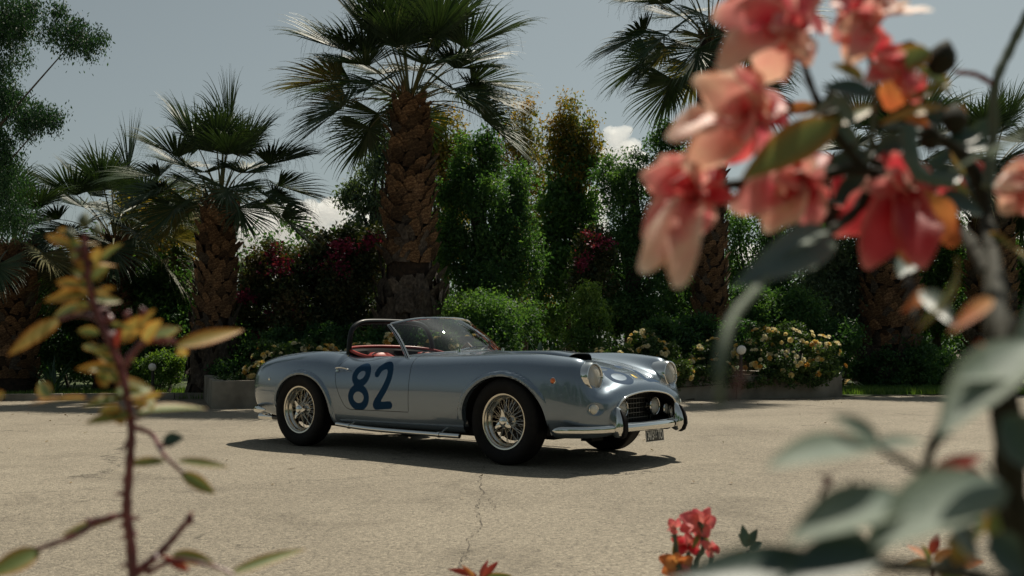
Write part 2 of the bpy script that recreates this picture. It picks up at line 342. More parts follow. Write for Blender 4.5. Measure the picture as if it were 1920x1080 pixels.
def foliage_mesh(name, blobs0, m, nclump=300, per=60, cr=.28, leaf=.07, aspect=.42, droop=0., up=.5, hang=0.):
    blobs = []
    for b in blobs0:       # satellites break up the outline
        blobs.append((b[0], b[1], b[2], b[3]*.86, b[4]*.86, b[5]*.86))
        for q in range(4):
            a = rnd(0, 6.28); e = rnd(-.9, 1.4); f = rnd(.22, .52); blobs.append((b[0]+b[3]*.95*math.cos(a)*math.cos(e), b[1]+b[4]*.95*math.sin(a)*math.cos(e), b[2]+b[5]*1.0*math.sin(e), b[3]*f, b[4]*f, b[5]*f*1.2))
    c = clumps(blobs, n=nclump); n = len(c)*per
    o = np.random.randn(n, 3); o = o/np.linalg.norm(o, axis=1, keepdims=True)*np.random.rand(n, 1)**.45*cr*1.5*np.array([1, 1, .75]); w = np.repeat(.5+.9*np.random.rand(len(c)), per)[:, None]
    cen = np.repeat(c, per, 0)+o*w
    if hang: cen[:, 2] -= np.abs(np.random.randn(n))*hang
    V, F = leaves_at(cen, leaf*1.2, min(.75, aspect*1.15), droop, up); return fast_mesh(name, V, F, m)
def branches(mb, base, blobs, r0, n=10, lean=.0):
    top = Vector(max(blobs, key=lambda b: b[2])[:3]); base = Vector(base)
    mb.tube(smoothpath([base, base.lerp(top, .35)+Vector((rnd(-.15,.15), rnd(-.15,.15), 0)), base.lerp(top, .7)+Vector((rnd(-.2,.2), rnd(-.2,.2), 0)), top], 4), [r0*(1-.8*i/12) for i in range(13)], 8)
    for k in range(n):
        b = random.choice(blobs); t = rnd(.2,.75); s = base.lerp(top, t); e = Vector(b[:3])+Vector((rnd(-.7,.7)*b[3], rnd(-.7,.7)*b[4], rnd(-.4,.8)*b[5]))
        mb.tube(smoothpath([s, s.lerp(e, .5)+Vector((0,0,rnd(-.1,.25))), e], 4), [r0*.45*(1-.85*i/8) for i in range(9)], 5)
def tree(name, label, cat, base, blobs, lm, bark=BARK, r0=.12, nclump=300, per=60, cr=.28, leaf=.07, aspect=.42, droop=0., up=.5, hang=0., group=None, extra=None, nb=10):
    base = Vector(base); o = empty(name, label, cat, base, group=group)
    lb = [(b[0]-base.x, b[1]-base.y, b[2]-base.z, *b[3:]) for b in blobs]
    mb = MB(); branches(mb, (0,0,0), lb, r0, nb); mb.build('trunk', bark, o)
    fo = link('crown', foliage_mesh('crown', lb, lm, nclump, per, cr, leaf, aspect, droop, up, hang), o)
    if extra:
        for (pn, em, sel, ncl, pr, c2, lf) in extra:
            link(pn, foliage_mesh(pn, [(b[0]-base.x, b[1]-base.y, b[2]-base.z, *b[3:]) for b in sel], em, ncl, pr, c2, lf, .6), o)['kind'] = 'stuff'
    return o
def B(px, py, depth, wpx, hpx, dd=None):
    """ellipsoid seen at photo pixel centre px,py with half sizes in photo pixels"""
    p = at(px, py, depth=depth); s = depth/FPX; return (p.x, p.y, p.z, wpx*s, dd if dd else wpx*s*.8, hpx*s)
def G(px, depth): p = at(px, 700, depth=depth); return (p.x, depth, 0)
# tall trees, left to right
tree('pepper_tree', 'dark feathery pepper tree leaning in at the upper left corner', 'tree', G(-260, 13.5),
     [B(-20,30,13.2,110,65), B(90,38,13,66,30), B(150,66,13,36,18), B(-60,200,13.4,100,80), B(35,190,13.2,46,32), B(75,212,13,28,18), B(-60,330,13.5,80,60), B(15,330,13.3,40,36), B(-30,100,13.2,90,60), B(-60,440,14,80,60), B(10,270,13.2,35,25), B(15,390,13.6,40,35)],
     L_PEP, r0=.06, nclump=400, per=150, cr=.12, leaf=.036, aspect=.34, droop=1.1, hang=.10, nb=7)
tree('silvery_tree', 'loose grey green tree just left of the tallest palm', 'tree', G(700, 24), [B(700,330,24,32,60), B(690,400,24,30,70), B(715,280,24,25,45), B(655,350,24,20,12), B(700,480,24,40,80)], L_SILVER, r0=.1, nclump=230, per=45, cr=.16, leaf=.08, droop=.8, hang=.15)
tree('ochre_poplar', 'yellow tinged slender tree close behind the tallest palm', 'tree', G(830, 26), [B(835,240,26,32,50), B(845,300,26,35,60), B(800,260,26,30,60), B(835,400,26,50,100)], L_OCHRE, r0=.12, nclump=300, per=50, cr=.2, leaf=.08, droop=.6, hang=.2)
tree('dark_bushy_tree', 'dense dark green tree right of the tallest palm trunk', 'tree', G(905, 20.5), [B(890,300,20.5,48,50), B(860,345,20.3,35,40), B(945,345,20.6,50,55), B(900,400,20.2,75,70), B(870,470,20,50,60), B(940,480,20.3,55,70), B(905,560,20,70,70), B(965,420,20.5,40,60), B(905,265,20.6,28,25)], L_DARK, r0=.18, nclump=620, per=70, cr=.17, leaf=.065, droop=.5, hang=.08)
tree('ochre_poplar', 'tall tree with an orange brown top, left of the pair right of centre', 'tree', G(985, 25), [B(985,225,25,28,42), B(1000,290,25,34,60), B(960,270,25,28,50), B(990,380,25,45,80), B(1000,500,25,55,90)], L_OCHRE, r0=.08, nclump=210, per=50, cr=.22, leaf=.075, droop=.6, hang=.2)
tree('ochre_poplar', 'tallest orange topped tree standing beside the white puff of cloud', 'tree', G(1065, 23.5), [B(1070,205,23.5,18,36), B(1055,255,23.5,30,45), B(1095,265,23.5,26,40), B(1065,300,23.5,36,40)], L_OCHRE, r0=.07, nclump=150, per=50, cr=.20, leaf=.07, droop=.6, hang=.15,
     extra=[('lower_foliage', L_MID, [B(1060,340,23.6,38,60), B(1090,380,23.6,34,60), B(1040,400,23.6,36,60), B(1070,450,23.8,48,90), B(1040,560,23.5,60,80)], 380, 60, .2, .075)])
tree('dark_bushy_tree', 'dark rounded tree directly under the white puff of cloud', 'tree', G(1175, 21.5), [B(1165,340,21.5,42,40), B(1190,320,21.5,26,26), B(1160,420,21.4,52,70), B(1210,420,21.5,40,70), B(1180,520,21.3,65,80), B(1150,590,21,55,60), B(1235,580,21,60,70)], L_DARK, r0=.18, nclump=560, per=70, cr=.17, leaf=.06, droop=.4)
tree('dark_bushy_tree', 'tall dark tree left of the slim palm trunk', 'tree', G(1255, 22.5), [B(1240,270,22.5,30,38), B(1270,300,22.5,40,60), B(1255,390,22.5,50,80), B(1270,500,22.4,55,90), B(1265,600,22,60,60)], L_DARK, r0=.16, nclump=420, per=65, cr=.17, leaf=.06, droop=.5, hang=.06)
tree('hanging_tree', 'dark weeping tree seen just right of the slim palm trunk', 'tree', G(1400, 24), [B(1375,430,24,25,80), B(1385,540,24,35,60), B(1440,480,24,40,70), B(1450,560,23.6,50,60), B(1490,430,24.4,45,60)], L_DARK, r0=.14, nclump=380, per=55, cr=.2, leaf=.07, droop=.9, hang=.25)
tree('silvery_tree', 'pale olive tree behind the pink roses', 'tree', G(1560, 27), [B(1560,380,27,32,40), B(1550,350,27,24,24), B(1560,450,27,40,60), B(1600,420,27,35,60)], L_SILVER, r0=.12, nclump=260, per=50, cr=.2, leaf=.08, droop=.5, hang=.1)
tree('silvery_tree', 'grey green bushy tree left of the stout palm at right', 'tree', G(1570, 22.5), [B(1560,520,22.5,50,45), B(1600,560,22.4,45,60), B(1540,600,22.2,50,60), B(1620,500,22.6,30,50)], L_SILVER, r0=.12, nclump=400, per=60, cr=.16, leaf=.065)
tree('dark_bushy_tree', 'dark tree filling the gap between the two right hand palms', 'tree', G(1760, 26), [B(1760,480,26,50,70), B(1790,560,26,60,80), B(1720,570,26,50,70), B(1740,430,26.3,40,50)], L_MID, r0=.15, nclump=420, per=60, cr=.2, leaf=.075)
tree('dark_bushy_tree', 'dark tree behind the palm at the right edge', 'tree', G(1900, 25), [B(1900,560,25,60,80), B(1940,500,25,60,60), B(1880,640,24.5,70,70)], L_MID, r0=.15, nclump=380, per=60, cr=.2, leaf=.075)
tree('olive_tree', 'ochre green tree behind the left palm trunk', 'tree', G(330, 25), [B(320,420,25,55,50), B(270,450,25,60,50), B(360,410,25,30,45), B(300,520,24.5,80,60), B(240,400,25.5,40,40)], L_OCHRE, r0=.14, nclump=380, per=60, cr=.2, leaf=.075,
     extra=[('lower_foliage', L_MID, [B(300,540,24.3,90,60), B(230,600,24,90,60)], 240, 60, .22, .08)])
tree('weeping_tree', 'pale weeping tree between the left palm trunk and the pink hedge', 'tree', G(470, 26), [B(465,500,26,30,30), B(480,530,26,35,40), B(450,560,26,30,50)], L_SILVER, r0=.05, nclump=80, per=45, cr=.16, leaf=.08, droop=.9, hang=.25)
# hedges and shrubs
def shrub(name, label, cat, px, depth, blobs, lm, **k): return tree(name, label, cat, G(px, depth), blobs, lm, r0=k.pop('r0', .04), **k)
bb = [B(560,492,19.5,60,32), B(640,476,19.5,55,38), B(690,476,19.3,40,46), B(510,520,19.3,50,45), B(600,540,19,80,60), B(680,560,19.2,50,60), B(500,590,18.8,60,60), B(580,620,18.6,70,50), B(660,620,18.6,50,50), B(450,600,18.8,35,50)]
bo = shrub('bougainvillea', 'large dark bougainvillea hedge dotted with pink between the two big palms', 'bougainvillea', 590, 19.3, bb, L_BOUG, nclump=800, per=60, cr=.15, leaf=.055, aspect=.7, nb=20,
      extra=[('pink_bracts', MAGENTA, [B(650,465,19.0,30,14), B(700,450,19.0,18,16), B(640,470,18.9,20,10), B(560,500,18.9,60,16), B(480,640,18.3,16,14), B(470,680,18,14,12), B(540,590,18.5,30,20), B(455,560,18.5,15,20), B(620,500,18.9,30,15), B(515,480,19.1,15,20)], 110, 9, .10, .06)])
shrub('bougainvillea', 'magenta bougainvillea between the orange topped tree and the dark rounded tree', 'bougainvillea', 1110, 20.6, [B(1115,470,20.6,28,22), B(1105,450,20.6,15,20), B(1110,520,20.6,40,40)], L_BOUG, nclump=110, per=50, cr=.15, leaf=.06, aspect=.7,
      extra=[('pink_bracts', MAGENTA, [B(1118,458,20.2,24,22), B(1105,490,20.2,22,16)], 14, 12, .12, .05)])
shrub('laurel_shrub', 'dark glossy shrub low at far left behind the kerb', 'shrub', 130, 21.5, [B(40,560,21.5,70,60), B(130,560,21.5,70,70), B(100,640,21,90,60), B(190,640,21,60,60), B(20,650,21,60,60)], L_DARK, nclump=520, per=55, cr=.2, leaf=.07)
shrub('laurel_shrub', 'dark shrub right of the left palm trunk, under the pink hedge', 'shrub', 300, 20, [B(290,620,20,60,70), B(340,600,20.4,40,70), B(250,580,20.6,50,50), B(310,540,20.8,50,50)], L_DARK, nclump=420, per=55, cr=.2, leaf=.07)
shrub('round_shrub', 'small bright green rounded shrub beside the white lamp at left', 'shrub', 315, 18.4, [B(320,695,18.4,28,26), B(300,680,18.4,24,18), B(270,700,18.5,20,20)], L_LIGHT, nclump=120, per=70, cr=.08, leaf=.045)
shrub('leafy_shrub', 'light green feathery shrub behind the bonnet', 'shrub', 1105, 17.6, [B(1105,580,17.6,32,30), B(1115,625,17.5,32,36), B(1080,640,17.5,24,26), B(1100,555,17.6,16,16)], L_LIGHT, nclump=110, per=55, cr=.13, leaf=.05, droop=.5)
shrub('leafy_shrub', 'mid green shrub rising behind the windscreen', 'shrub', 915, 18.2, [B(905,580,18.2,55,30), B(940,600,18,35,35), B(870,600,18,35,30), B(920,640,17.8,55,25), B(985,610,18.5,30,40)], L_MID, nclump=200, per=55, cr=.20, leaf=.055, droop=.5)
shrub('leafy_shrub', 'dark shrub below the slim palm trunk', 'shrub', 1300, 19.5, [B(1290,630,19.5,50,40), B(1230,640,19,50,30), B(1360,640,19.5,40,40)], L_DARK, nclump=300, per=55, cr=.13, leaf=.06)
shrub('leafy_shrub', 'dark ivy covered mound at the foot of the stout right palm', 'shrub', 1670, 21.6, [B(1660,690,21.3,45,36), B(1720,690,21.5,45,34), B(1780,690,21.8,50,30), B(1690,650,21.8,60,30)], L_DARK, nclump=320, per=60, cr=.13, leaf=.065)
shrub('leafy_shrub', 'dark shrub behind the yellow roses at right', 'shrub', 1480, 20.5, [B(1440,600,20.6,60,40), B(1500,590,20.8,60,40), B(1400,600,20.6,40,50), B(1560,640,20.4,50,40)], L_DARK, nclump=380, per=55, cr=.15, leaf=.06)
shrub('leafy_shrub', 'dark shrub in the shade behind the boot of the car', 'shrub', 560, 17.8, [B(520,650,17.8,50,30), B(600,650,17.8,50,30), B(450,660,18,30,40), B(650,650,17.6,30,25), B(430,700,17.6,28,30)], L_DARK, nclump=330, per=55, cr=.12, leaf=.055)
shrub('leafy_shrub', 'dark shrub behind the cockpit of the car', 'shrub', 760, 17.6, [B(720,650,17.7,50,26), B(790,650,17.6,50,26), B(850,655,17.6,40,24)], L_DARK, nclump=240, per=55, cr=.12, leaf=.055)
# dense far belt closing the view behind the trees
bel = []
for px in range(-1100, 3000, 60):
    d = 30+rnd(-1.5,1.5); hp = 560+rnd(-45,25); bel.append(B(px, hp, d, 50, 75)); bel.append(B(px+20, 650, d-.6, 60, 70))
tag(link('woodland', foliage_mesh('woodland', bel, L_DARK, 3200, 46, .32, .13), None), 'dark mass of trees closing the view behind the palms', 'woodland', kind='stuff')
# unseen trees behind the camera, added to darken paint reflections and sky fill
bel = [(x+rnd(-1,1), -12+rnd(-1.5,1.5)+.006*x*x, 3.0+rnd(-.6,.6), 2.4, 1.8, 3.2+rnd(-.6,.9)) for x in range(-34, 36, 3)]
tag(link('woodland', foliage_mesh('woodland', bel, L_DARK, 700, 60, .8, .38), None), 'unseen tree belt across the yard, added for a dark band in the paintwork and less sky fill', 'woodland', kind='stuff')
# far hill at right
hm = mat('distant_hill_green', (.05,.085,.05), .95); vary(hm, [(.03,.055,.035),(.07,.11,.06)], .05, 8, bump=1, bscale=.2, bdist=3)
P = []
for i in range(81):
    x = 60+i*6; P.append([(x, 260+j*25, -2+math.sin(min(1, j/8)*math.pi/2)*(34*math.exp(-((x-330)/150)**2)+2.5*mnoise.noise((x*.03, j*.5, 0)))) for j in range(9)])
hl = MB().grid(P).build('hill', hm); hl['kind'] = 'structure'
# ---- clouds
CLOUDM = bpy.data.materials.new('cloud_white'); CLOUDM.use_nodes = True; _t = CLOUDM.node_tree; _b = _t.nodes['Principled BSDF']
_t.nodes.remove(_b); _vs = N(_t, 'ShaderNodeVolumeScatter'); _vs.inputs['Color'].default_value = (1,.995,.985,1); _vs.inputs['Density'].default_value = .05; _vs.inputs['Anisotropy'].default_value = .6
_t.links.new(_vs.outputs[0], _t.nodes['Material Output'].inputs['Volume'])
def cloud(label, spots, dist=1500):
    """spots: photo px centres and radii of the billows"""
    bm = bmesh.new(); bmesh.ops.create_icosphere(bm, subdivisions=4, radius=1); bv = np.array([v.co[:] for v in bm.verts]); bf = np.array([[v.index for v in f.verts] for f in bm.faces]); bm.free()
    V = []; F = []; k = 0; s = dist/FPX
    for (px, py, r) in spots:
        for q in range(7):
            a = rnd(0, 6.28); rr = r*rnd(.3,.55) if q else r; cx = px+(math.cos(a)*r*.75 if q else 0); cy = py-(abs(math.sin(a))*r*.7 if q else 0)
            c = np.array(at(cx, cy, depth=dist+(rnd(-r,r)*s*.8 if q else 0))); R = rr*s
            disp = np.array([1+.20*mnoise.fractal(Vector(v)*1.7+Vector((px, q, py)), 1, 2, 3)+.10*abs(mnoise.noise(Vector(v)*6+Vector((q,px,0)))) for v in bv])
            V.append(c+bv*disp[:, None]*R*np.array([1, 1, .9])); F.append(bf+k); k += len(bv)
    o = link('cloud', fast_mesh('cloud', np.concatenate(V), np.concatenate(F), CLOUDM, True))
    md = o.modifiers.new('union', 'REMESH'); md.mode = 'VOXEL'; md.voxel_size = 1.6; md.use_smooth_shade = True
    me = bpy.data.meshes.new_from_object(o.evaluated_get(bpy.context.evaluated_depsgraph_get())); o.modifiers.clear(); o.data = me; me.name = 'cloud'; return tag(o, label, 'cloud', 'white heaped clouds low in the sky')
cloud('broad white cloud low between the left palm and the tallest palm', [(455,440,36),(490,425,34),(520,432,38),(556,412,34),(590,408,32),(625,396,28),(655,384,24),(675,380,20),(460,415,30),(500,400,24),(535,405,26),(480,480,34),(540,480,40),(600,460,40),(650,440,34),(690,430,30),(440,500,30),(690,480,34),(600,500,34),(500,520,34)])
cloud('single white puff above the dark rounded tree right of centre', [(1155,262,20),(1170,248,15),(1145,250,13),(1188,275,16),(1165,290,26),(1140,300,24),(1195,300,20),(1150,330,30),(1200,340,30),(1120,380,30),(1110,440,34),(1130,500,34)])
cloud('white cloud glimpsed through the pink roses', [(1550,350,24),(1590,345,22),(1530,375,22),(1620,365,26),(1570,395,34),(1400,480,26),(1425,520,28),(1650,390,28)])
cloud('white cloud low at the right edge', [(1830,400,26),(1870,385,28),(1910,370,30),(1950,390,36),(1800,430,26),(1850,430,34),(1910,430,40)])
# ================================================================== PALMS
def frond_mesh(name, elev, seed, pet=1.10, R=1.14, m=PALM_L, nseg=64, spread=102, ragged=.2):
    """costapalmate fan leaf leaving the crown along +x at elevation elev; droop is baked in for gravity along -z"""
    rs = random.Random(seed); mb = MB(); e = math.radians(elev)
    d0 = Vector((math.cos(e), 0, math.sin(e))); path = []; p = Vector((0,0,0)); d = d0.copy()
    n = 8; sag = .045 + .04*max(0, math.cos(e))
    for i in range(n+1):
        path.append(p.copy()); p = p+d*(pet/n); d = (d+Vector((0,0,-sag*(.6+1.0*i/n)))).normalized()
    mb.tube(path, [.030*(1-.55*i/n) for i in range(n+1)], 5, m=1, flat=.5)
    hub = path[-1]; ax = d; side = Vector((0,1,0)); nrm = ax.cross(side)*-1
    if nrm.z < 0 and elev < 80: nrm = -nrm
    nrm = side.cross(ax); nrm = nrm if nrm.z > 0 or elev > 85 else -nrm
    for k in range(nseg):
        t = k/(nseg-1)*2-1; a = math.radians(spread)*t; L = R*(1.0-.28*abs(t)**1.5)*rs.uniform(.84, 1.10)
        dirv = (ax*math.cos(a)+side*math.sin(a)+nrm*(.38*abs(math.sin(a))+rs.uniform(-.05,.05))).normalized()
        o0 = hub+ax*(.20*(1-abs(t))**1.5); pts = []; q = o0.copy(); dd = dirv.copy(); ns = 8; late = rs.uniform(.08, .26)+.16*abs(t)+(.25 if rs.random() < .15 else 0)
        dth = math.radians(spread)*2/nseg
        for i in range(ns+1):
            f = i/ns; r_ = f*L; wid = min(r_*dth*.66+.004, .0185)*(1-smooth01(np.array((f-.50)/.50)).item()*.88)
            sd = (nrm.cross(dd)).normalized(); pts.append((q.copy(), sd*wid)); q = q+dd*(L/ns)
            g = late*(max(0, f-.30)**1.3)*2.9; dd = (dd+Vector((rs.uniform(-.03,.03),rs.uniform(-.03,.03),-g))).normalized()
        V = []
        for (c, s_) in pts: V += [c-s_-nrm*s_.length*.6, c, c+s_-nrm*s_.length*.6]
        F = []
        for i in range(ns): b = i*3; F += [(b, b+1, b+4, b+3), (b+1, b+2, b+5, b+4)]
        mb.add(V, F, 0)
        if rs.random() < .30:      # curling threads between the tips
            c0_ = pts[4][0]; mb.tube([c0_, c0_+dd*.12+Vector((rs.uniform(-.05,.05),rs.uniform(-.05,.05),-.08)), c0_+dd*.16+Vector((rs.uniform(-.1,.1),rs.uniform(-.1,.1),-.28))], .0016, 3, cap=False)
    me = mesh(name, mb.v, mb.f, [m, PETI], False, mb.m); return me
FR = {}
def frond(elev, seed, kind='g', pet=1.25, R=1.12):
    e = min(EL, key=lambda x: abs(x-elev)); key = (e, seed % 2, kind)
    if key not in FR: FR[key] = frond_mesh('frond', e, hash(key) % 9999 if False else (e*7+seed % 2*3+11), m=PALM_L if kind == 'g' else PALM_Y)
    return FR[key]
EL = [85, 68, 50, 34, 18, 4, -12, -30]
def boot_mesh(name, w, h, seed, m):
    rs = random.Random(seed); V = []; F = []
    # a broken-off leaf base: curved wedge, wide foot, split ragged tip leaning out
    rows = [(0, 1.0, .00), (.35, .95, .16), (.7, .78, .38), (1.0, .40, .62)]
    for (t, ww, outw) in rows:
        for s in (-1, -.45, .45, 1): V.append((s*w/2*ww*(1+rs.uniform(-.06,.06)), -(outw*h*.9)-(.05*w*(1-abs(s)))*2.0+.02*abs(s), t*h*(1+rs.uniform(-.05,.05))+(.05*h if t == 1 and abs(s) < .5 else 0)))
    for (t, ww, outw) in rows:
        for s in (-1, 1): V.append((s*w/2*ww*.9, -(outw*h*.9)+.045, t*h*.94))
    for i in range(3):
        for j in range(3): a = i*4+j; F.append((a, a+1, a+5, a+4))
        a = 16+i*2; F.append((a, a+2, a+3, a+1)); F.append((i*4, i*4+4, 16+i*2+2, 16+i*2)); F.append((i*4+3, 16+i*2+1, 16+i*2+3, i*4+7))
    F.append((12, 13, 14, 15, 23, 22)); return mesh(name, V, F, m, False)
def skirt_mesh(name, w, h, seed, m):
    rs = random.Random(seed); V = []; F = []
    for i in range(6):
        t = i/5; ww = w*(.5+.8*math.sin(t*2.4))*(1-.55*t**3)
        for s in (-1, 0, 1): V.append((s*ww/2+rs.uniform(-.01,.01), -.03-.26*math.sin(t*math.pi*.8)+.03*abs(s)+rs.uniform(-.01,.01), -t*h+(0.02*abs(s))))
    for i in range(5):
        for j in range(2): a = i*3+j; F.append((a, a+1, a+4, a+3))
    return mesh(name, V, F, m, False)
BOOTS = [boot_mesh('leaf_base', 1, 1, s, BOOT) for s in range(4)]; BOOTSG = [boot_mesh('leaf_base', 1, 1, s+9, BOOTG) for s in range(3)]; SK = [skirt_mesh('dead_leaf_base', 1, 1, s, BOOTG) for s in range(4)]
def palm(label, px, depth, crown_py, r_base, r_top, fronds, bw=.24, bh=.16, row=.12, scale=1.0, skirt_below=None, zmin=0.3, lean=0., robust=False, hide=None, bare_to=0.):
    base = at(px, 700, depth=depth); top = at(px+lean, crown_py, depth=depth); H = top.z; root = empty('fan_palm', label, 'palm tree', (base.x, depth, 0), group='fan palms round the yard')
    dx = top.x-base.x
    prof = [(r_base*1.25, 0), (r_base*1.05, .3), (r_base, H*.35), ((r_base*.55+r_top*.45), H*.7), (r_top, H*.93), (r_top*.75, H), (r_top*.3, H+.15)]
    t = MB(); n = 20
    V = []
    for (r, z) in prof: V.append([(dx*z/H+r*.93*math.cos(2*math.pi*j/n), r*.93*math.sin(2*math.pi*j/n), z) for j in range(n)])
    t.grid(V, cv=True); t.build('trunk', PTRUNK, root)
    rad = lambda z: float(np.interp(z, [p[1] for p in prof], [p[0] for p in prof])); cnt = 0; z = zmin; k = 0
    while z < H-.02:
        r = rad(z); nb = max(5, int(2*math.pi*r/(bw*.82))); green = z > H-.45
        for j in range(nb):
            if cnt >= 300: break
            a = 2*math.pi*(j+.5*(k % 2)+rnd(-.12,.12))/nb; x, y = dx*z/H+r*math.cos(a), r*math.sin(a)
            sk = skirt_below is not None and z < skirt_below+rnd(-.45,.35)
            if math.sin(a) > .22: continue      # far side never shows from the yard
            me = random.choice((SK if rnd(0,1) < .6 else BOOTSG) if sk else (BOOTS if rnd(0,1) > .12 else BOOTSG)); f = rnd(.8,1.2)
            o = link('dead_leaf_base' if sk else 'leaf_base', me, root, (x, y, z+rnd(-.055,.055)), (rnd(-.22,.16)+(0 if not sk else .05), rnd(-.28,.28)*(2.4 if sk else 1), a+math.pi/2+rnd(-.25,.25)), (bw*f*rnd(.8,1.2), bw*rnd(.65,1.15), (bh*rnd(1.05,1.6) if not sk else rnd(.34,.6))*f)); cnt += 1
        z += row*(1 if not (skirt_below and z < skirt_below) else 1.35); k += 1
    hd = MB()
    for i in range(26):      # fibre spears in the heart of the crown
        a = rnd(0,6.28); hd.tube([(dx+.5*r_top*math.cos(a), .5*r_top*math.sin(a), H-.1), (dx+(.7*r_top+.10)*math.cos(a), (.7*r_top+.10)*math.sin(a), H+rnd(.15,.4))], [.03,.008], 4)
    hd.build('crown_fibre', BOOT, root)
    for (az, el, L) in fronds:
        a = math.radians(az); kind = 'y' if L < 0 else 'g'; L = abs(L); me = frond(el, int(az) % 2, kind)
        rr = r_top*.55*max(.1, math.cos(math.radians(el)))
        o = link('frond', me, root, (dx+rr*math.cos(a), rr*math.sin(a), H+(.02+.18*max(0, el/90))*1), (rnd(-.12,.12), math.radians(0)+rnd(-.05,.05), a), (L*scale, L*scale*rnd(.92,1.05), L*scale))
    return root
def crown(n_up=6, seed=1, rng=(-28, 85), n=34, yellow=.12, L=(.85,1.1)):
    rs = random.Random(seed); out = []
    for i in range(n):
        t = (i+.5)/n; el = rng[1]-(rng[1]-rng[0])*t**.85; az = (i*137.5+rs.uniform(-12,12)) % 360; out.append((az, el, rs.uniform(*L)*(-1 if rs.random() < yellow and el < 30 else 1)))
    return out
palm('tallest stout fan palm in the middle, rising directly behind the car', 768, 18.3, 200, .465, .32, crown(seed=3, n=36, rng=(6,87)), bw=.27, bh=.17, row=.125, scale=1.08, skirt_below=2.35, zmin=.5)
palm('stout fan palm left of the pink hedge, second tallest', 392, 17.9, 382, .33, .30, crown(seed=8, n=32, rng=(-2,86)), bw=.19, bh=.14, row=.115, scale=.86, skirt_below=1.25, lean=22)
palm('fan palm at the left edge with its crown below the pepper tree', 28, 19.0, 470, .40, .36, crown(seed=15, n=26, rng=(-25,80), yellow=.25), bw=.2, bh=.14, row=.13, scale=.78)
palm('lower fan palm behind the left palm, with silvery drooping fronds', 215, 20.5, 455, .38, .34, crown(seed=23, n=30, rng=(-22,82), yellow=.3), bw=.2, bh=.14, row=.14, scale=.98)
palm('slim tall fan palm whose crown leaves the top of the picture', 1332, 20.5, 78, .31, .27, crown(seed=31, n=30, rng=(-24,84)), bw=.17, bh=.13, row=.12, scale=1.05, zmin=.8, lean=-2)
palm('stout fan palm standing right of the yellow rose bed', 1665, 22.0, 335, .60, .42, crown(seed=41, n=32, rng=(-15,84)), bw=.25, bh=.16, row=.135, scale=1.05, skirt_below=1.1, zmin=.4)
palm('fan palm near the right edge behind the rose bush', 1858, 23.5, 330, .50, .40, crown(seed=52, n=30, rng=(-25,84)), bw=.25, bh=.16, row=.14, scale=1.05, skirt_below=.9)
# ================================================================== STRAP-LEAVED PLANTS
STRAP = leaf_mat('strap_leaf_green', [(.02,.05,.03),(.035,.08,.045),(.07,.13,.07)], .12, .3, 1.2, .6)
def strap_plant(name, label, px, py, depth, n, L, w, cat='plant', arch=.5, zb=.34, stalk=.5, seed=0, m=STRAP):
    rs = random.Random(seed); b = at(px, py, depth=depth); root = empty(name, label, cat, (b.x, b.y, zb))
    for k in range(n):
        a = rs.uniform(0, 6.28); tilt = rs.uniform(.15, .95)*arch*1.6; LL = L*rs.uniform(.7, 1.1); d = Vector((math.cos(a)*math.sin(tilt), math.sin(a)*math.sin(tilt), math.cos(tilt))); p = Vector((rs.uniform(-.05,.05), rs.uniform(-.05,.05), 0)); pts = []; ns = 8
        for i in range(ns+1):
            f = i/ns; ww = w*(.10 if f < stalk*.9 else math.sin(min(1, (f-stalk*.9)/(1-stalk*.9))*math.pi*.93+.15)) if stalk else w*(1-f)**.6; pts.append((p.copy(), max(ww, .004))); p = p+d*(LL/ns); d = (d+Vector((0,0,-.10*arch*(1+2*f)))).normalized()
        V = []; sd = Vector((-math.sin(a), math.cos(a), 0))
        for (c, ww) in pts: V += [c-sd*ww/2+Vector((0,0,ww*.2)), c, c+sd*ww/2+Vector((0,0,ww*.2))]
        F = []
        for i in range(ns): q = i*3; F += [(q, q+1, q+4, q+3), (q+1, q+2, q+5, q+4)]
        link('leaf', mesh('leaf', V, F, m, True), root)
    return root
strap_plant('bird_of_paradise', 'bird of paradise plant with broad paddle leaves behind the bonnet scoop', 1015, 660, 17.0, 18, .85, .10, seed=4, arch=.75)
strap_plant('bird_of_paradise', 'strap leaved plant among yellow roses behind the boot', 560, 665, 16.6, 18, .75, .09, seed=7, arch=.7)
strap_plant('palm_seedling', 'small arching leafy plant just behind the roll hoop', 618, 660, 16.3, 14, .5, .03, seed=9, arch=.9, stalk=0)
strap_plant('spiky_plant', 'spiky upright plant behind the big yellow rose bush at right', 1515, 640, 19.6, 26, 1.0, .05, seed=12, arch=.7, stalk=0)
strap_plant('spiky_plant', 'dark spiky plant low at far left by the kerb', 100, 700, 18.6, 30, .8, .06, seed=14, arch=.7, stalk=0, zb=0)
strap_plant('spiky_plant', 'spiky green plant behind the white lamp at left', 285, 690, 19.0, 26, .75, .06, seed=17, arch=.7, stalk=0, zb=0)
strap_plant('spiky_plant', 'spiky plant at the right end of the rose bed', 1570, 700, 18.9, 22, .45, .04, seed=19, arch=.9, stalk=0, zb=.2)
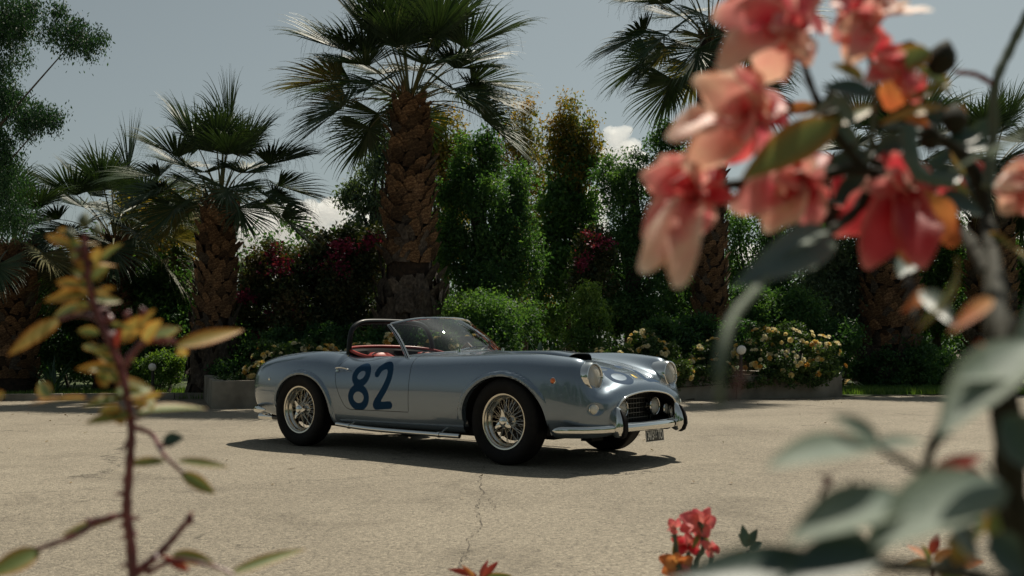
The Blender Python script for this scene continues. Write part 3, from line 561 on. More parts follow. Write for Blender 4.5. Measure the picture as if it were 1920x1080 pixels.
# ================================================================== YELLOW ROSES
L_ROSE = leaf_mat('rose_bush_leaves', [(.020,.05,.022),(.04,.085,.032),(.075,.13,.045),(.13,.17,.06)], .3)
def bloom_mesh(seed, col1, col2, nm):
    m = bpy.data.materials.get(nm)
    if m is None: m = leaf_mat(nm, [col2, col1, tuple(min(1, c*1.08) for c in col1)], .40, .6, 1.1, .2, tb=.95)
    rs = random.Random(seed); V = []; F = []
    for ring, (np_, r, tz, op) in enumerate(((5, .5, 0, 1.15), (5, .42, .1, .8), (4, .28, .22, .45), (3, .14, .3, .2))):
        for k in range(np_):
            a = 2*math.pi*k/np_+ring*.6+rs.uniform(-.2,.2); ca, sa = math.cos(a), math.sin(a); b = len(V); w = r*.95
            for (t, ww) in ((.1, .3), (.65, 1.0), (1.0, .65)):
                rad = r*t*math.sin(op)+.02; z = tz+r*t*math.cos(op)*.9
                for s in (-1, 0, 1): V.append((ca*rad-sa*s*w*ww*.55-(ca*.10*r if s else 0), sa*rad+ca*s*w*ww*.55-(sa*.10*r if s else 0), z+rs.uniform(-.02,.02)+(.05*r if s else 0)))
            for i in range(2):
                for j in range(2): q = b+i*3+j; F.append((q, q+1, q+4, q+3))
    return mesh('bloom', V, F, m, True)
YB = [bloom_mesh(1, (.80,.62,.22), (.74,.48,.10), 'yellow_petals'), bloom_mesh(2, (.82,.70,.38), (.76,.58,.20), 'pale_yellow_petals'), bloom_mesh(3, (.80,.74,.55), (.70,.60,.38), 'cream_petals'), bloom_mesh(4, (.66,.40,.10), (.6,.28,.05), 'apricot_petals')]
def rose_bush(label, px, depth, blobs, nb, zb=.34, bloom=.100, sel=(0,1,1,2,2,2,2,3), top=.25):
    b = at(px, 700, depth=depth); root = empty('yellow_rose_bush', label, 'rose bush', (b.x, depth, zb), group='yellow rose bushes in the planter')
    lb = [(q[0]-b.x, q[1]-depth, q[2]-zb, *q[3:]) for q in blobs]
    st = MB()
    for k in range(9):
        q = random.choice(lb); st.tube(smoothpath([(rnd(-.06,.06), rnd(-.06,.06), -.02), (q[0]*.4, q[1]*.4, q[2]*.4), (q[0]+rnd(-.5,.5)*q[3], q[1], q[2]+q[5]*.5)], 4), [.010-.0008*i for i in range(9)], 5)
    st.build('stems', BARK, root)
    link('foliage', foliage_mesh('foliage', lb, L_ROSE, 34*len(lb), 42, .055, .042, .6, up=.4), root)
    for k in range(int(nb*1.45)):
        if k % 3 == 0: q = random.choice(lb); d0_ = Vector((random.gauss(0, .8), -abs(random.gauss(.5, .7)), random.gauss(top, .7)+.35)).normalized()
        d = (d0_+Vector((rnd(-.22,.22), rnd(-.2,.2), rnd(-.22,.22)))).normalized(); p = Vector(q[:3])+Vector((d.x*q[3], d.y*q[4], d.z*q[5]))*1.12
        s = bloom*rnd(.6, 1.15); o = link('bloom', YB[random.choice(sel)], root, p, None, (s, s, s*.9)); o.rotation_euler = (d+Vector((rnd(-.4,.4), rnd(-.4,.4), .3))).to_track_quat('Z', 'Y').to_euler()
    return root
rose_bush('yellow rose bush directly behind the boot of the car', 500, 15.6, [B(505,672,15.6,28,20), B(530,685,15.4,32,24), B(490,700,15.35,24,18), B(470,705,15.4,16,14)], 64)
rose_bush('yellow rose bush behind the rear wheel arch', 570, 15.9, [B(560,662,15.9,30,16), B(600,665,15.9,32,16), B(560,690,15.7,40,16), B(625,655,16,14,12)], 44)
rose_bush('yellow rose bush seen through the roll hoop', 700, 16.2, [B(690,660,16.2,40,14), B(735,640,16.2,14,18), B(740,670,16.2,40,14)], 26)
rose_bush('pale yellow rose bush seen through the windscreen', 830, 16.4, [B(825,650,16.4,30,14), B(790,665,16.4,30,12), B(880,645,16.4,16,16), B(860,668,16.4,34,10)], 34, sel=(1,2,2,0))
rose_bush('low cream rose bush just behind the bonnet scoop', 1150, 17.0, [B(1140,665,17,26,10), B(1170,668,17,20,12), B(1130,675,17,24,14)], 20, sel=(1,2,2))
rose_bush('tall cream and yellow rose bush beyond the headlights', 1205, 17.2, [B(1205,640,17.2,26,20), B(1225,660,17.1,32,20), B(1250,670,17.1,26,20), B(1225,690,17,46,20), B(1270,700,17,26,16)], 60, sel=(1,2,2,0))
rose_bush('yellow rose bush left of the large one, half hidden by a blurred stem', 1320, 17.6, [B(1315,670,17.6,26,20), B(1340,660,17.6,20,22), B(1330,695,17.5,40,20), B(1290,690,17.5,24,20)], 44)
rose_bush('largest yellow rose bush at the right end of the planter', 1480, 18.0, [B(1430,640,18,34,24), B(1480,635,18,40,22), B(1530,655,18,40,24), B(1420,680,17.9,40,26), B(1480,685,17.9,50,26), B(1545,690,17.9,36,22), B(1400,665,18,22,24)], 125)
shrub('ground_cover', 'low dark leafy plants at the foot of the roses in the planter', 'ground cover', 1300, 17.3, [B(px, 712-(0), 17.0+(px-1100)*.0022, 40, 12) for px in range(1100, 1580, 60)]+[B(px, 715, 15.4+(px-480)*.0022, 34, 12) for px in range(440, 1000, 60)], L_ROSE, nclump=520, per=40, cr=.07, leaf=.045)
bpy.data.objects[[o.name for o in bpy.data.objects if o.name.startswith('ground_cover')][0]]['kind'] = 'stuff'
# ================================================================== LAMPS, MAT
WL = mat('white_lamp_shade', (.78,.78,.76), .35); POST = mat('dark_lamp_post', (.02,.02,.022), .4)
def bollard(label, px, py, depth, r, zb):
    c = at(px, py, depth=depth); root = empty('garden_lamp', label, 'garden lamp', (c.x, c.y, zb)); z = c.z-zb
    MB().tube([(0,0,0),(0,0,z-.02)], .028, 12).lathe([(.07,0),(.07,.02),(.03,.035)], 16, 'z').build('post', POST, root)
    h = MB().lathe([(.0001,-.045),(r*.6,-.04),(r*.92,-.02),(r,.0),(r*.92,.02),(r*.6,.035),(.0001,.045)], 28, 'y'); h.build('lamp_shade', WL, root, loc=(0,-.03,z), rot=(.25,0,0))
    MB().lathe([(r*1.0,-.012),(r*1.05,0),(r*1.0,.012)], 28, 'y').build('lamp_rim', POST, root, loc=(0,-.03,z), rot=(.25,0,0))
bollard('white disc garden lamp on a dark post, left of the second tallest palm', 287, 688, 17.9, .072, 0)
bollard('white disc garden lamp standing in the yellow roses', 1389, 656, 17.3, .085, .34)
tm = mat('yellow_tarp', (.55,.36,.10), .6); c0 = at(1592, 722, z=.02); P = []
for i in range(15):
    t = i/14; P.append([(c0.x+.50*t, c0.y+.25+.9*j/4, .03+.13*math.sin(t*math.pi)*(1-.3*j/4)+.03*math.sin(t*9)) for j in range(5)])
_o = MB().grid(P).grid([[(p[0], p[1], p[2]-.012) for p in r] for r in P]).build('yellow_mat', tm, fixn=False); tag(_o, 'yellow sheet lying curved on the grass beside the planter end', 'mat')
# ================================================================== THE CAR
CAR_YAW = 0.6753; CAR_X = -0.528; CAR_Y = 9.106
car = empty('sports_car', 'pale metallic blue vintage open two-seat sports car with 82 painted on its door', 'car', (CAR_X, CAR_Y, 0), -CAR_YAW)
# ---- paints and materials
def paint_mat(name, col, metal=.55, rough=.33):
    m = mat(name, col, rough, metal, .5, 1.0, .025); t = m.node_tree; b = t.nodes['Principled BSDF']
    tc = N(t, 'ShaderNodeTexCoord'); vo = N(t, 'ShaderNodeTexVoronoi'); vo.inputs['Scale'].default_value = 1400; b.inputs['Coat IOR'].default_value = 1.68
    t.links.new(tc.outputs['Object'], vo.inputs['Vector'])
    h = N(t, 'ShaderNodeMix', data_type='RGBA', blend_type='MULTIPLY'); h.inputs[0].default_value = .22
    h.inputs[6].default_value = (*col, 1); t.links.new(vo.outputs['Color'], h.inputs[7]); t.links.new(h.outputs[2], b.inputs['Base Color'])
    nz = N(t, 'ShaderNodeTexNoise'); nz.inputs['Scale'].default_value = 3.0; nz.inputs['Detail'].default_value = 8
    mr = N(t, 'ShaderNodeMapRange'); mr.inputs['To Min'].default_value = .015; mr.inputs['To Max'].default_value = .07
    t.links.new(tc.outputs['Object'], nz.inputs['Vector']); t.links.new(nz.outputs['Fac'], mr.inputs['Value']); t.links.new(mr.outputs[0], b.inputs['Coat Roughness'])
    return m
PAINT = paint_mat('blue_grey_metallic_paint', (.190, .246, .312), .60, .27)
NUMP = mat('dark_blue_number_paint', (.009, .042, .098), .7, 0, .12, .0)
BLACKP = mat('black_satin_paint', (.012, .013, .016), .35, 0, .5, .3)
CHROME = mat('chrome', (.78, .77, .74), .06, 1.0)
ALU = mat('polished_rim_alloy', (.74, .70, .62), .16, 1.0)
RUBBER = mat('tyre_rubber', (.008, .008, .009), .75, spec=.3); vary(RUBBER, [(.005,.005,.006),(.011,.010,.010)], 30, bump=.2, bscale=120, bdist=.002)
DARK = mat('dark_underbody', (.008, .008, .009), .8)
LEATHER = mat('red_leather', (.36, .035, .025), .38, 0, .5, .15); vary(LEATHER, [(.28,.025,.018),(.42,.045,.032)], 8, bump=.25, bscale=180, bdist=.002)
WOODR = mat('varnished_wood_rim', (.36, .14, .04), .25, 0, .5, .8)
AMBER = mat('amber_lens', (.75, .16, .02), .15, 0, .5, 1.0)
REDL = mat('red_lens', (.45, .02, .015), .15, 0, .5, 1.0)
GOLD = mat('yellow_badge_enamel', (.62, .44, .05), .3, .3)
PLATEB = mat('black_plate_enamel', (.012,.012,.014), .35); PLATEW = mat('white_plate_letters', (.75,.74,.70), .5)
def glass_mat(name, tint=(.85,.9,.9), refl=1.0, rough=0.0):
    m = bpy.data.materials.new(name); m.use_nodes = True; t = m.node_tree; t.nodes.clear()
    o = N(t, 'ShaderNodeOutputMaterial'); mx = N(t, 'ShaderNodeMixShader'); tr = N(t, 'ShaderNodeBsdfTransparent'); gl = N(t, 'ShaderNodeBsdfGlossy')
    fr = N(t, 'ShaderNodeFresnel'); fr.inputs['IOR'].default_value = 1.5; mu = N(t, 'ShaderNodeMath', operation='MULTIPLY'); mu.inputs[1].default_value = refl
    tr.inputs['Color'].default_value = (*tint, 1); gl.inputs['Roughness'].default_value = rough; gl.inputs['Color'].default_value = (1,1,1,1)
    t.links.new(fr.outputs[0], mu.inputs[0]); t.links.new(mu.outputs[0], mx.inputs[0]); t.links.new(tr.outputs[0], mx.inputs[1]); t.links.new(gl.outputs[0], mx.inputs[2]); t.links.new(mx.outputs[0], o.inputs[0])
    return m
GLASS = glass_mat('windscreen_glass', (.84,.90,.92), 1.0, .0); LENS = glass_mat('lamp_lens_glass', (.93,.92,.86), 1.6, .05)
LENS = bpy.data.materials.new('fluted_lens_reflection_tint'); LENS.use_nodes = True; _t = LENS.node_tree; _p = _t.nodes['Principled BSDF']; _p.inputs['Base Color'].default_value = (.80,.78,.70,1); _p.inputs['Roughness'].default_value = .22; _p.inputs['Coat Weight'].default_value = 1  # cream ground reflection put into the lens base colour
_tr = N(_t, 'ShaderNodeBsdfTransparent'); _mx = N(_t, 'ShaderNodeMixShader'); _mx.inputs[0].default_value = .42; _t.links.new(_tr.outputs[0], _mx.inputs[1]); _t.links.new(_p.outputs[0], _mx.inputs[2]); _t.links.new(_mx.outputs[0], _t.nodes['Material Output'].inputs['Surface'])
# ---- body surface: control net (half profile, 11 columns bottom edge -> centre line)
ROWS = [
 (-2.06, [(.04,.47),(.05,.47),(.05,.475),(.05,.48),(.05,.485),(.05,.49),(.04,.495),(.03,.495),(.02,.495),(.01,.495),(0,.495)]),
 (-2.055,[(.36,.36),(.42,.37),(.47,.43),(.49,.5),(.48,.56),(.45,.60),(.38,.61),(.32,.61),(.24,.60),(.12,.595),(0,.595)]),
 (-2.00, [(.52,.31),(.59,.33),(.635,.42),(.645,.51),(.635,.60),(.60,.67),(.53,.705),(.44,.69),(.33,.665),(.18,.655),(0,.655)]),
 (-1.86, [(.60,.28),(.66,.30),(.705,.40),(.72,.51),(.71,.63),(.665,.725),(.58,.77),(.48,.755),(.36,.735),(.2,.73),(0,.73)]),
 (-1.65, [(.62,.25),(.68,.27),(.745,.38),(.765,.5),(.755,.63),(.715,.75),(.61,.812),(.5,.80),(.38,.79),(.2,.795),(0,.795)]),
 (-1.35, [(.64,.23),(.70,.25),(.775,.38),(.795,.5),(.785,.64),(.745,.77),(.63,.842),(.52,.84),(.4,.835),(.2,.84),(0,.842)]),
 (-1.05, [(.66,.22),(.72,.24),(.77,.36),(.79,.5),(.782,.64),(.745,.77),(.64,.852),(.55,.855),(.4,.86),(.2,.865),(0,.868)]),
 (-0.82, [(.66,.215),(.72,.235),(.76,.36),(.775,.5),(.765,.64),(.725,.755),(.635,.825),(.56,.845),(.42,.86),(.2,.875),(0,.88)]),
 (-0.62, [(.66,.215),(.72,.235),(.755,.36),(.767,.5),(.757,.64),(.715,.735),(.64,.785),(.56,.815),(.42,.845),(.2,.87),(0,.88)]),
 (-0.30, [(.66,.215),(.72,.235),(.755,.36),(.765,.5),(.755,.64),(.715,.74),(.64,.797),(.56,.82),(.42,.845),(.2,.87),(0,.88)]),
 ( 0.10, [(.66,.215),(.72,.235),(.755,.36),(.768,.5),(.758,.64),(.72,.75),(.64,.812),(.56,.83),(.42,.85),(.2,.872),(0,.88)]),
 ( 0.50, [(.66,.215),(.72,.235),(.76,.36),(.78,.5),(.77,.64),(.73,.755),(.65,.82),(.56,.83),(.42,.84),(.2,.862),(0,.868)]),
 ( 0.85, [(.66,.215),(.72,.235),(.77,.36),(.79,.5),(.78,.64),(.745,.765),(.66,.83),(.56,.84),(.42,.825),(.2,.84),(0,.845)]),
 ( 1.20, [(.66,.22),(.72,.24),(.775,.36),(.80,.5),(.79,.64),(.755,.765),(.67,.838),(.57,.845),(.42,.80),(.22,.81),(0,.815)]),
 ( 1.50, [(.64,.22),(.71,.24),(.765,.35),(.785,.48),(.78,.62),(.75,.75),(.665,.828),(.56,.835),(.42,.765),(.22,.772),(0,.778)]),
 ( 1.72, [(.60,.22),(.67,.24),(.735,.34),(.76,.46),(.752,.6),(.725,.72),(.65,.80),(.545,.81),(.415,.715),(.22,.724),(0,.731)]),
 ( 1.85, [(.54,.225),(.62,.24),(.69,.33),(.715,.44),(.705,.57),(.68,.67),(.62,.755),(.53,.77),(.42,.668),(.23,.682),(0,.692)]),
 ( 1.92, [(.48,.235),(.56,.25),(.625,.33),(.655,.42),(.65,.50),(.63,.545),(.59,.575),(.51,.595),(.42,.608),(.23,.645),(0,.657)]),
 ( 1.985,[(.40,.26),(.47,.27),(.53,.33),(.56,.40),(.555,.465),(.535,.51),(.49,.54),(.44,.56),(.36,.585),(.2,.612),(0,.62)]),
 ( 2.015,[(.28,.32),(.34,.325),(.39,.35),(.41,.40),(.41,.45),(.39,.485),(.35,.505),(.31,.52),(.25,.535),(.14,.55),(0,.555)]),
 ( 2.02, [(.03,.42),(.04,.42),(.05,.425),(.05,.43),(.05,.435),(.05,.44),(.04,.445),(.03,.445),(.02,.445),(.01,.445),(0,.445)]),
]
def net():
    R = len(ROWS); T = np.zeros((R, 21, 3))
    for i, (x, row) in enumerate(ROWS):
        for j, (y, z) in enumerate(row):
            T[i, j] = (x, -y, z); T[i, 20-j] = (x, y, z)
    return T
NETT = net(); NR = len(ROWS)
def bs(P, u, v):
    """uniform cubic B-spline with end extrapolation, vectorised"""
    Q = np.concatenate([2*P[:1]-P[1:2], P, 2*P[-1:]-P[-2:-1]], 0); Q = np.concatenate([2*Q[:, :1]-Q[:, 1:2], Q, 2*Q[:, -1:]-Q[:, -2:-1]], 1)
    def w(t, n):
        i = np.clip(np.floor(t).astype(int), 0, n-2); f = t-i
        return i, np.stack([(1-f)**3, 3*f**3-6*f**2+4, -3*f**3+3*f**2+3*f+1, f**3], -1)/6
    iu, wu = w(u, P.shape[0]); iv, wv = w(v, P.shape[1]); out = 0
    for a in range(4):
        for b in range(4): out = out + (wu[..., a]*wv[..., b])[..., None]*Q[iu+a, iv+b]
    return out
PN = NETT.copy()
gu, gv = np.meshgrid(np.arange(NR, dtype=float), np.arange(21, dtype=float), indexing='ij')
for _ in range(3): PN += .65*(NETT-bs(PN, gu, gv))
ARCH = [dict(x=1.20, z=.33, rx=.405, rz=.345, w=.048, h=.024), dict(x=-1.15, z=.33, rx=.365, rz=.318, w=.044, h=.020)]
def arch_d(p, A):
    x = p[..., 0]-A['x']; z = p[..., 2]-A['z']; zz = np.maximum(z, 0); wid = A['rx']*(1+np.maximum(-z, 0)*.45)
    r = np.sqrt((x/wid)**2+(zz/A['rz'])**2)+1e-9
    return (r-1)*(A['rx']+A['rz'])/2
def smooth01(t): t = np.clip(t, 0, 1); return t*t*(3-2*t)
def surf(u, v, flare=True):
    p = bs(PN, u, v)
    if flare:
        side = smooth01((np.abs(p[..., 1])-.56)/.08)
        for A in ARCH:
            d = arch_d(p, A); b = smooth01((A['w']-d)/.014)*(1-.45*smooth01((.012-d)/.012))*smooth01((d+.10)/.04)
            ang = np.arctan2(p[..., 2]-A['z'], p[..., 0]-A['x'])
            fade = smooth01((ang-.25)/.5) if A['x'] > 0 else smooth01((ang+.6)/.5)
            p = p.copy(); p[..., 1] += np.sign(p[..., 1])*A['h']*b*side*np.clip(fade, 0, 1)
        # concave scallop under each headlight
        q = np.sqrt(((p[..., 0]-1.90)/.10)**2+((np.abs(p[..., 1])-.50)/.10)**2+((p[..., 2]-.62)/.10)**2)
        dent = .022*smooth01(1-q); p[..., 0] -= dent
        # recess round the turn lamp
        q = np.sqrt(((p[..., 2]-.445)/.05)**2+((np.abs(p[..., 1])-.615)/.06)**2)
        dent = .018*smooth01((1-q)*1.6)*(p[..., 0] > 1.7); p[..., 0] -= dent
    return p
def snormal(u, v, e=.02):
    a = surf(np.clip(u+e, 0, NR-1), v)-surf(np.clip(u-e, 0, NR-1), v); b = surf(u, np.clip(v+e, 0, 20))-surf(u, np.clip(v-e, 0, 20))
    n = np.cross(a, b); n /= np.linalg.norm(n, axis=-1, keepdims=True)+1e-12
    return n
def sdpoly(P, poly):
    poly = np.array(poly, float); d = np.full(P.shape[:-1], 1e9); s = np.ones(P.shape[:-1]); k = len(poly)
    for i in range(k):
        a = poly[i]; b = poly[(i+1) % k]; e = b-a; w = P-a
        t = np.clip((w@e)/(e@e), 0, 1); d = np.minimum(d, np.linalg.norm(w-t[..., None]*e, axis=-1))
        c1 = P[..., 1] >= a[1]; c2 = P[..., 1] < b[1]; c3 = e[0]*w[..., 1] > e[1]*w[..., 0]
        s = np.where((c1 & c2 & c3) | (~c1 & ~c2 & ~c3), -s, s)
    return d*s
def round_poly(pts, n=6): return [(p.x, p.y) for p in smoothpath([(a, b, 0) for a, b in pts], n, True)]
def seg_d(P, pts):
    d = np.full(P.shape[:-1], 1e9)
    for a, b in zip(pts[:-1], pts[1:]):
        a = np.array(a, float); b = np.array(b, float); e = b-a; w = P-a; t = np.clip((w@e)/(e@e+1e-12), 0, 1)
        d = np.minimum(d, np.linalg.norm(w-t[..., None]*e, axis=-1))
    return d
def ell_path(cx, cy, rx, ry, skew=0, n=32): return [(cx+rx*math.cos(a)+skew*math.sin(a)*ry, cy+ry*math.sin(a)) for a in [2*math.pi*i/n for i in range(n+1)]]
TWO = [(-.190,.672),(-.172,.705),(-.135,.733),(-.09,.742),(-.05,.722),(-.036,.68),(-.045,.625),(-.085,.55),(-.145,.475),(-.188,.425),(-.195,.398),(-.15,.402),(-.028,.412)]
TWO = [(p.x, p.y) for p in smoothpath([(a, b, 0) for a, b in TWO], 4)]
EIGHT = [ell_path(-.405,.465,.098,.082,.0), ell_path(-.385,.655,.078,.070,.22)]
def f_num_side(p):
    P = p[..., [0, 2]]; return np.minimum(np.minimum(seg_d(P, EIGHT[0]), seg_d(P, EIGHT[1])), seg_d(P, TWO))-.0325
def hood_uv(p):      # character space of the bonnet number: s right (+Y), t up (towards the screen)
    return np.stack([p[..., 1], -(p[..., 0]-1.985)], -1)
E2 = [ell_path(-.19,.108,.105,.078), ell_path(-.185,.262,.080,.060)]
T2 = [(p.x, p.y) for p in smoothpath([(.07,.27,0),(.09,.305,0),(.14,.325,0),(.195,.318,0),(.222,.28,0),(.21,.225,0),(.16,.15,0),(.11,.085,0),(.095,.040,0),(.15,.04,0),(.27,.045,0)], 4)]
def f_num_hood(p):
    P = hood_uv(p); return np.minimum(np.minimum(seg_d(P, E2[0]), seg_d(P, E2[1])), seg_d(P, T2))-.027
DOOR = [(.19,.361),(.20,.55),(.20,.69),(.185,.79),(.18,.95),(-.672,.95),(-.672,.79),(-.712,.70),(-.712,.64),(-.69,.56),(-.645,.47),(-.595,.395),(-.565,.368),(-.52,.357)]
COCK = round_poly([(.30,0),(.27,.3),(.12,.52),(-.05,.585),(-.35,.59),(-.66,.575),(-.84,.50),(-.93,.3),(-.96,0),(-.93,-.3),(-.84,-.50),(-.66,-.575),(-.35,-.59),(-.05,-.585),(.12,-.52),(.27,-.3)], 4)
HOOD = round_poly([(.50,0),(.49,.3),(.50,.40),(.56,.44),(1.1,.43),(1.55,.40),(1.66,.36),(1.71,.2),(1.72,0),(1.71,-.2),(1.66,-.36),(1.55,-.40),(1.1,-.43),(.56,-.44),(.50,-.40),(.49,-.3)], 4)
TRUNK = round_poly([(-1.12,0),(-1.13,.3),(-1.16,.42),(-1.25,.47),(-1.6,.45),(-1.88,.40),(-1.93,.3),(-1.95,0),(-1.93,-.3),(-1.88,-.40),(-1.6,-.45),(-1.25,-.47),(-1.16,-.42),(-1.13,-.3)], 4)
GRILLE = [(-.44,.345),(-.45,.38),(-.435,.44),(-.37,.50),(-.24,.54),(0,.560),(.24,.54),(.37,.50),(.435,.44),(.45,.38),(.44,.345),(.38,.33),(.2,.322),(0,.32),(-.2,.322),(-.38,.33)]
GRILLE = round_poly(GRILLE, 4)
# polygon soup in (u,v) with exact clipping
NU, NV = 460, 250
uu = np.linspace(0, NR-1, NU); vv = np.linspace(0, 20, NV)
UV = [None]; Ug, Vg = np.meshgrid(uu, vv, indexing='ij'); UVA = np.stack([Ug.ravel(), Vg.ravel()], -1)
UVL = UVA.tolist()
polys = [];
for i in range(NU-1):
    for j in range(NV-1): polys.append([i*NV+j, (i+1)*NV+j, (i+1)*NV+j+1, i*NV+j+1])
lab = ['body']*len(polys)
def clip(polys, lab, only, F, gate, new, lo=0.0, hi=0.0):
    """faces labelled in `only` where gate holds: F<lo -> new, F>hi keep, between dropped"""
    for level, side in ((hi, 'out'), (lo, 'in')):
        A = np.array(UVL); P = surf(A[:, 0], A[:, 1]); f = F(P)-level; g = gate(P)
        f = np.where(np.abs(f) < 1e-5, 1e-5, f)
        cache = {}; outp = []; outl = []; fl = f.tolist(); gl = g.tolist()
        for q, l in zip(polys, lab):
            if l not in only and not (side == 'in' and l == '_gap') or (side == 'in' and l in only): outp.append(q); outl.append(l); continue
            if not all(gl[i] for i in q): outp.append(q); outl.append(l); continue
            s = [fl[i] < 0 for i in q]
            if not any(s): outp.append(q); outl.append(l); continue
            tgt = '_gap' if side == 'out' else new
            if all(s): outp.append(q); outl.append(tgt); continue
            pin = []; pout = []; k = len(q)
            for a in range(k):
                i, j = q[a], q[(a+1) % k]
                (pin if s[a] else pout).append(i)
                if s[a] != s[(a+1) % k]:
                    key = (min(i, j), max(i, j))
                    if key not in cache:
                        t = fl[i]/(fl[i]-fl[j]); UVL.append([UVL[i][0]+(UVL[j][0]-UVL[i][0])*t, UVL[i][1]+(UVL[j][1]-UVL[i][1])*t]); cache[key] = len(UVL)-1
                    pin.append(cache[key]); pout.append(cache[key])
            if len(pin) > 2: outp.append(pin); outl.append(tgt)
            if len(pout) > 2: outp.append(pout); outl.append(l)
        polys, lab = outp, outl
        # gates/f for new verts recomputed on next level
    if lo == hi: pass
    keep = [(q, l) for q, l in zip(polys, lab) if l not in ('_gap', '_drop')]
    return [k[0] for k in keep], [k[1] for k in keep]
def cutgap(only, F, gate, new, g=0.0025):
    global polys, lab
    if new == '_drop': polys, lab = clip(polys, lab, only, F, gate, '_drop', 0, 0)
    else: polys, lab = clip(polys, lab, only, F, gate, new, -g, g)
for A in ARCH: cutgap(['body'], lambda p, A=A: np.maximum(arch_d(p, A), p[..., 2]-.9), lambda p, A=A: (np.abs(p[..., 1]) > .45) & (np.abs(p[..., 0]-A['x']) < .7), '_drop')
cutgap(['body'], lambda p: sdpoly(p[..., [0, 1]], COCK), lambda p: p[..., 2] > .7, '_drop')
cutgap(['body'], lambda p: sdpoly(p[..., [1, 2]], GRILLE), lambda p: p[..., 0] > 1.85, '_drop')
cutgap(['body'], lambda p: sdpoly(p[..., [0, 2]], DOOR), lambda p: p[..., 1] < -.45, 'door')
cutgap(['body'], lambda p: sdpoly(p[..., [0, 2]], DOOR), lambda p: p[..., 1] > .45, 'door_far')
cutgap(['body'], lambda p: sdpoly(p[..., [0, 1]], HOOD), lambda p: p[..., 2] > .62, 'bonnet', .0012)
cutgap(['body'], lambda p: sdpoly(p[..., [0, 1]], TRUNK), lambda p: p[..., 2] > .62, 'boot_lid', .0015)
cutgap(['door'], f_num_side, lambda p: p[..., 1] < -.5, 'door_num', 0)
cutgap(['door_far'], lambda p: f_num_side(p*np.array([-1,1,1])+np.array([-.47,0,0])), lambda p: p[..., 1] > .5, 'door_far_num', 0)
cutgap(['bonnet'], f_num_hood, lambda p: (p[..., 0] > 1.2), 'bonnet_num', 0)
cutgap(['body'], f_num_hood, lambda p: (p[..., 0] > 1.2) & (p[..., 2] > .57), 'body_num', 0)
UVA = np.array(UVL); PA = surf(UVA[:, 0], UVA[:, 1]); NA = snormal(UVA[:, 0], UVA[:, 1])
_q = polys[len(polys)//2]; _n = np.cross(PA[_q[1]]-PA[_q[0]], PA[_q[2]]-PA[_q[0]])
if _n@NA[_q[0]] < 0: polys = [q[::-1] for q in polys]
def shell(name, labels, m, parent, off=0.0):
    fs = [q for q, l in zip(polys, lab) if l in labels]
    ids = sorted({i for q in fs for i in q}); mp = {k: n for n, k in enumerate(ids)}
    V = PA[ids]+NA[ids]*off; me = mesh(name, V.tolist(), [[mp[i] for i in q] for q in fs], m)
    me.normals_split_custom_set_from_vertices(NA[ids].tolist())
    return link(name, me, parent)
body = shell('body', ['body'], PAINT, car)
door = shell('door', ['door'], PAINT, car); door['label'] = 'near door painted with the race number 82'
shell('race_number', ['door_num'], NUMP, door)
door2 = shell('door', ['door_far'], PAINT, car); door2['label'] = 'far door'; shell('race_number', ['door_far_num'], NUMP, door2)
hood = shell('bonnet', ['bonnet'], PAINT, car); shell('race_number', ['bonnet_num'], NUMP, hood); shell('race_number', ['body_num'], NUMP, body)
shell('boot_lid', ['boot_lid'], PAINT, car)
# dark inner lining behind every gap
def lining():
    a = np.linspace(0.8, NR-1.8, 150); b = np.linspace(0, 20, 110); A_, B_ = np.meshgrid(a, b, indexing='ij'); P = surf(A_, B_, False); n = snormal(A_, B_); P = P-n*.014
    Pc = P.reshape(-1, 3); bad = sdpoly(Pc[:, [0, 1]], COCK) < .01; bad &= Pc[:, 2] > .6
    for A in ARCH: bad |= (arch_d(Pc, A) < .02) & (np.abs(Pc[:, 1]) > .5)
    bad |= (sdpoly(Pc[:, [1, 2]], GRILLE) < .03) & (Pc[:, 0] > 1.8)
    F = []; k = 110
    for i in range(149):
        for j in range(109):
            q = (i*k+j, (i+1)*k+j, (i+1)*k+j+1, i*k+j+1)
            if not any(bad[list(q)]): F.append(q)
    return link('inner_shell', mesh('inner_shell', Pc.tolist(), F, DARK), car)
lining()
# chassis: floor, wheel wells, cockpit tub
mb = MB()
mb.box((.1, 0, .235), (1.5, 1.34, .05)); mb.box((-1.72, 0, .30), (.55, .95, .05)); mb.box((1.2, 0, .27), (.9, .80, .06)); mb.box((-1.15, 0, .27), (.85, .80, .06)); mb.box((1.72, 0, .27), (.35, .9, .04))
mb.box((1.74, 0, .40), (.03, .98, .30))
for A in ARCH:
    for s in (-1, 1):
        P = []
        for k in range(25):
            a = math.pi*(k/24)*1.16-.08*math.pi
            P.append([(A['x']+(A['rx']+.012)*math.cos(a), s*yy, A['z']+(A['rz']+.012)*math.sin(a)) for yy in (.75, .60, .43)])
        mb.grid(P)
        c = [(A['x'], s*.43, A['z'])]+[p[-1] for p in P]; mb.add(c, [(0, i, i+1) for i in range(1, 25)])
mb.build('chassis', DARK, car)
mb = MB()   # front axle beam, wishbones, sump, exhaust pipes seen under the car
mb.tube([(1.2,-.62,.25),(1.2,.62,.25)], .022); mb.tube([(1.2,-.60,.22),(1.42,-.30,.20),(1.42,.30,.20),(1.2,.6,.22)], .018)
mb.tube([(-1.2,-.62,.33),(-1.2,.62,.33)], .035); mb.box((.95,0,.20), (.55,.30,.10)); mb.box((1.62,-.18,.20), (.10,.16,.06))
for s in (-.22, .22):
    mb.tube([(.6,s,.17),(-1.4,s,.17),(-1.6,s*1.6,.20),(-1.75,s*2.0,.22)], .026)
mb.build('running_gear', DARK, car)
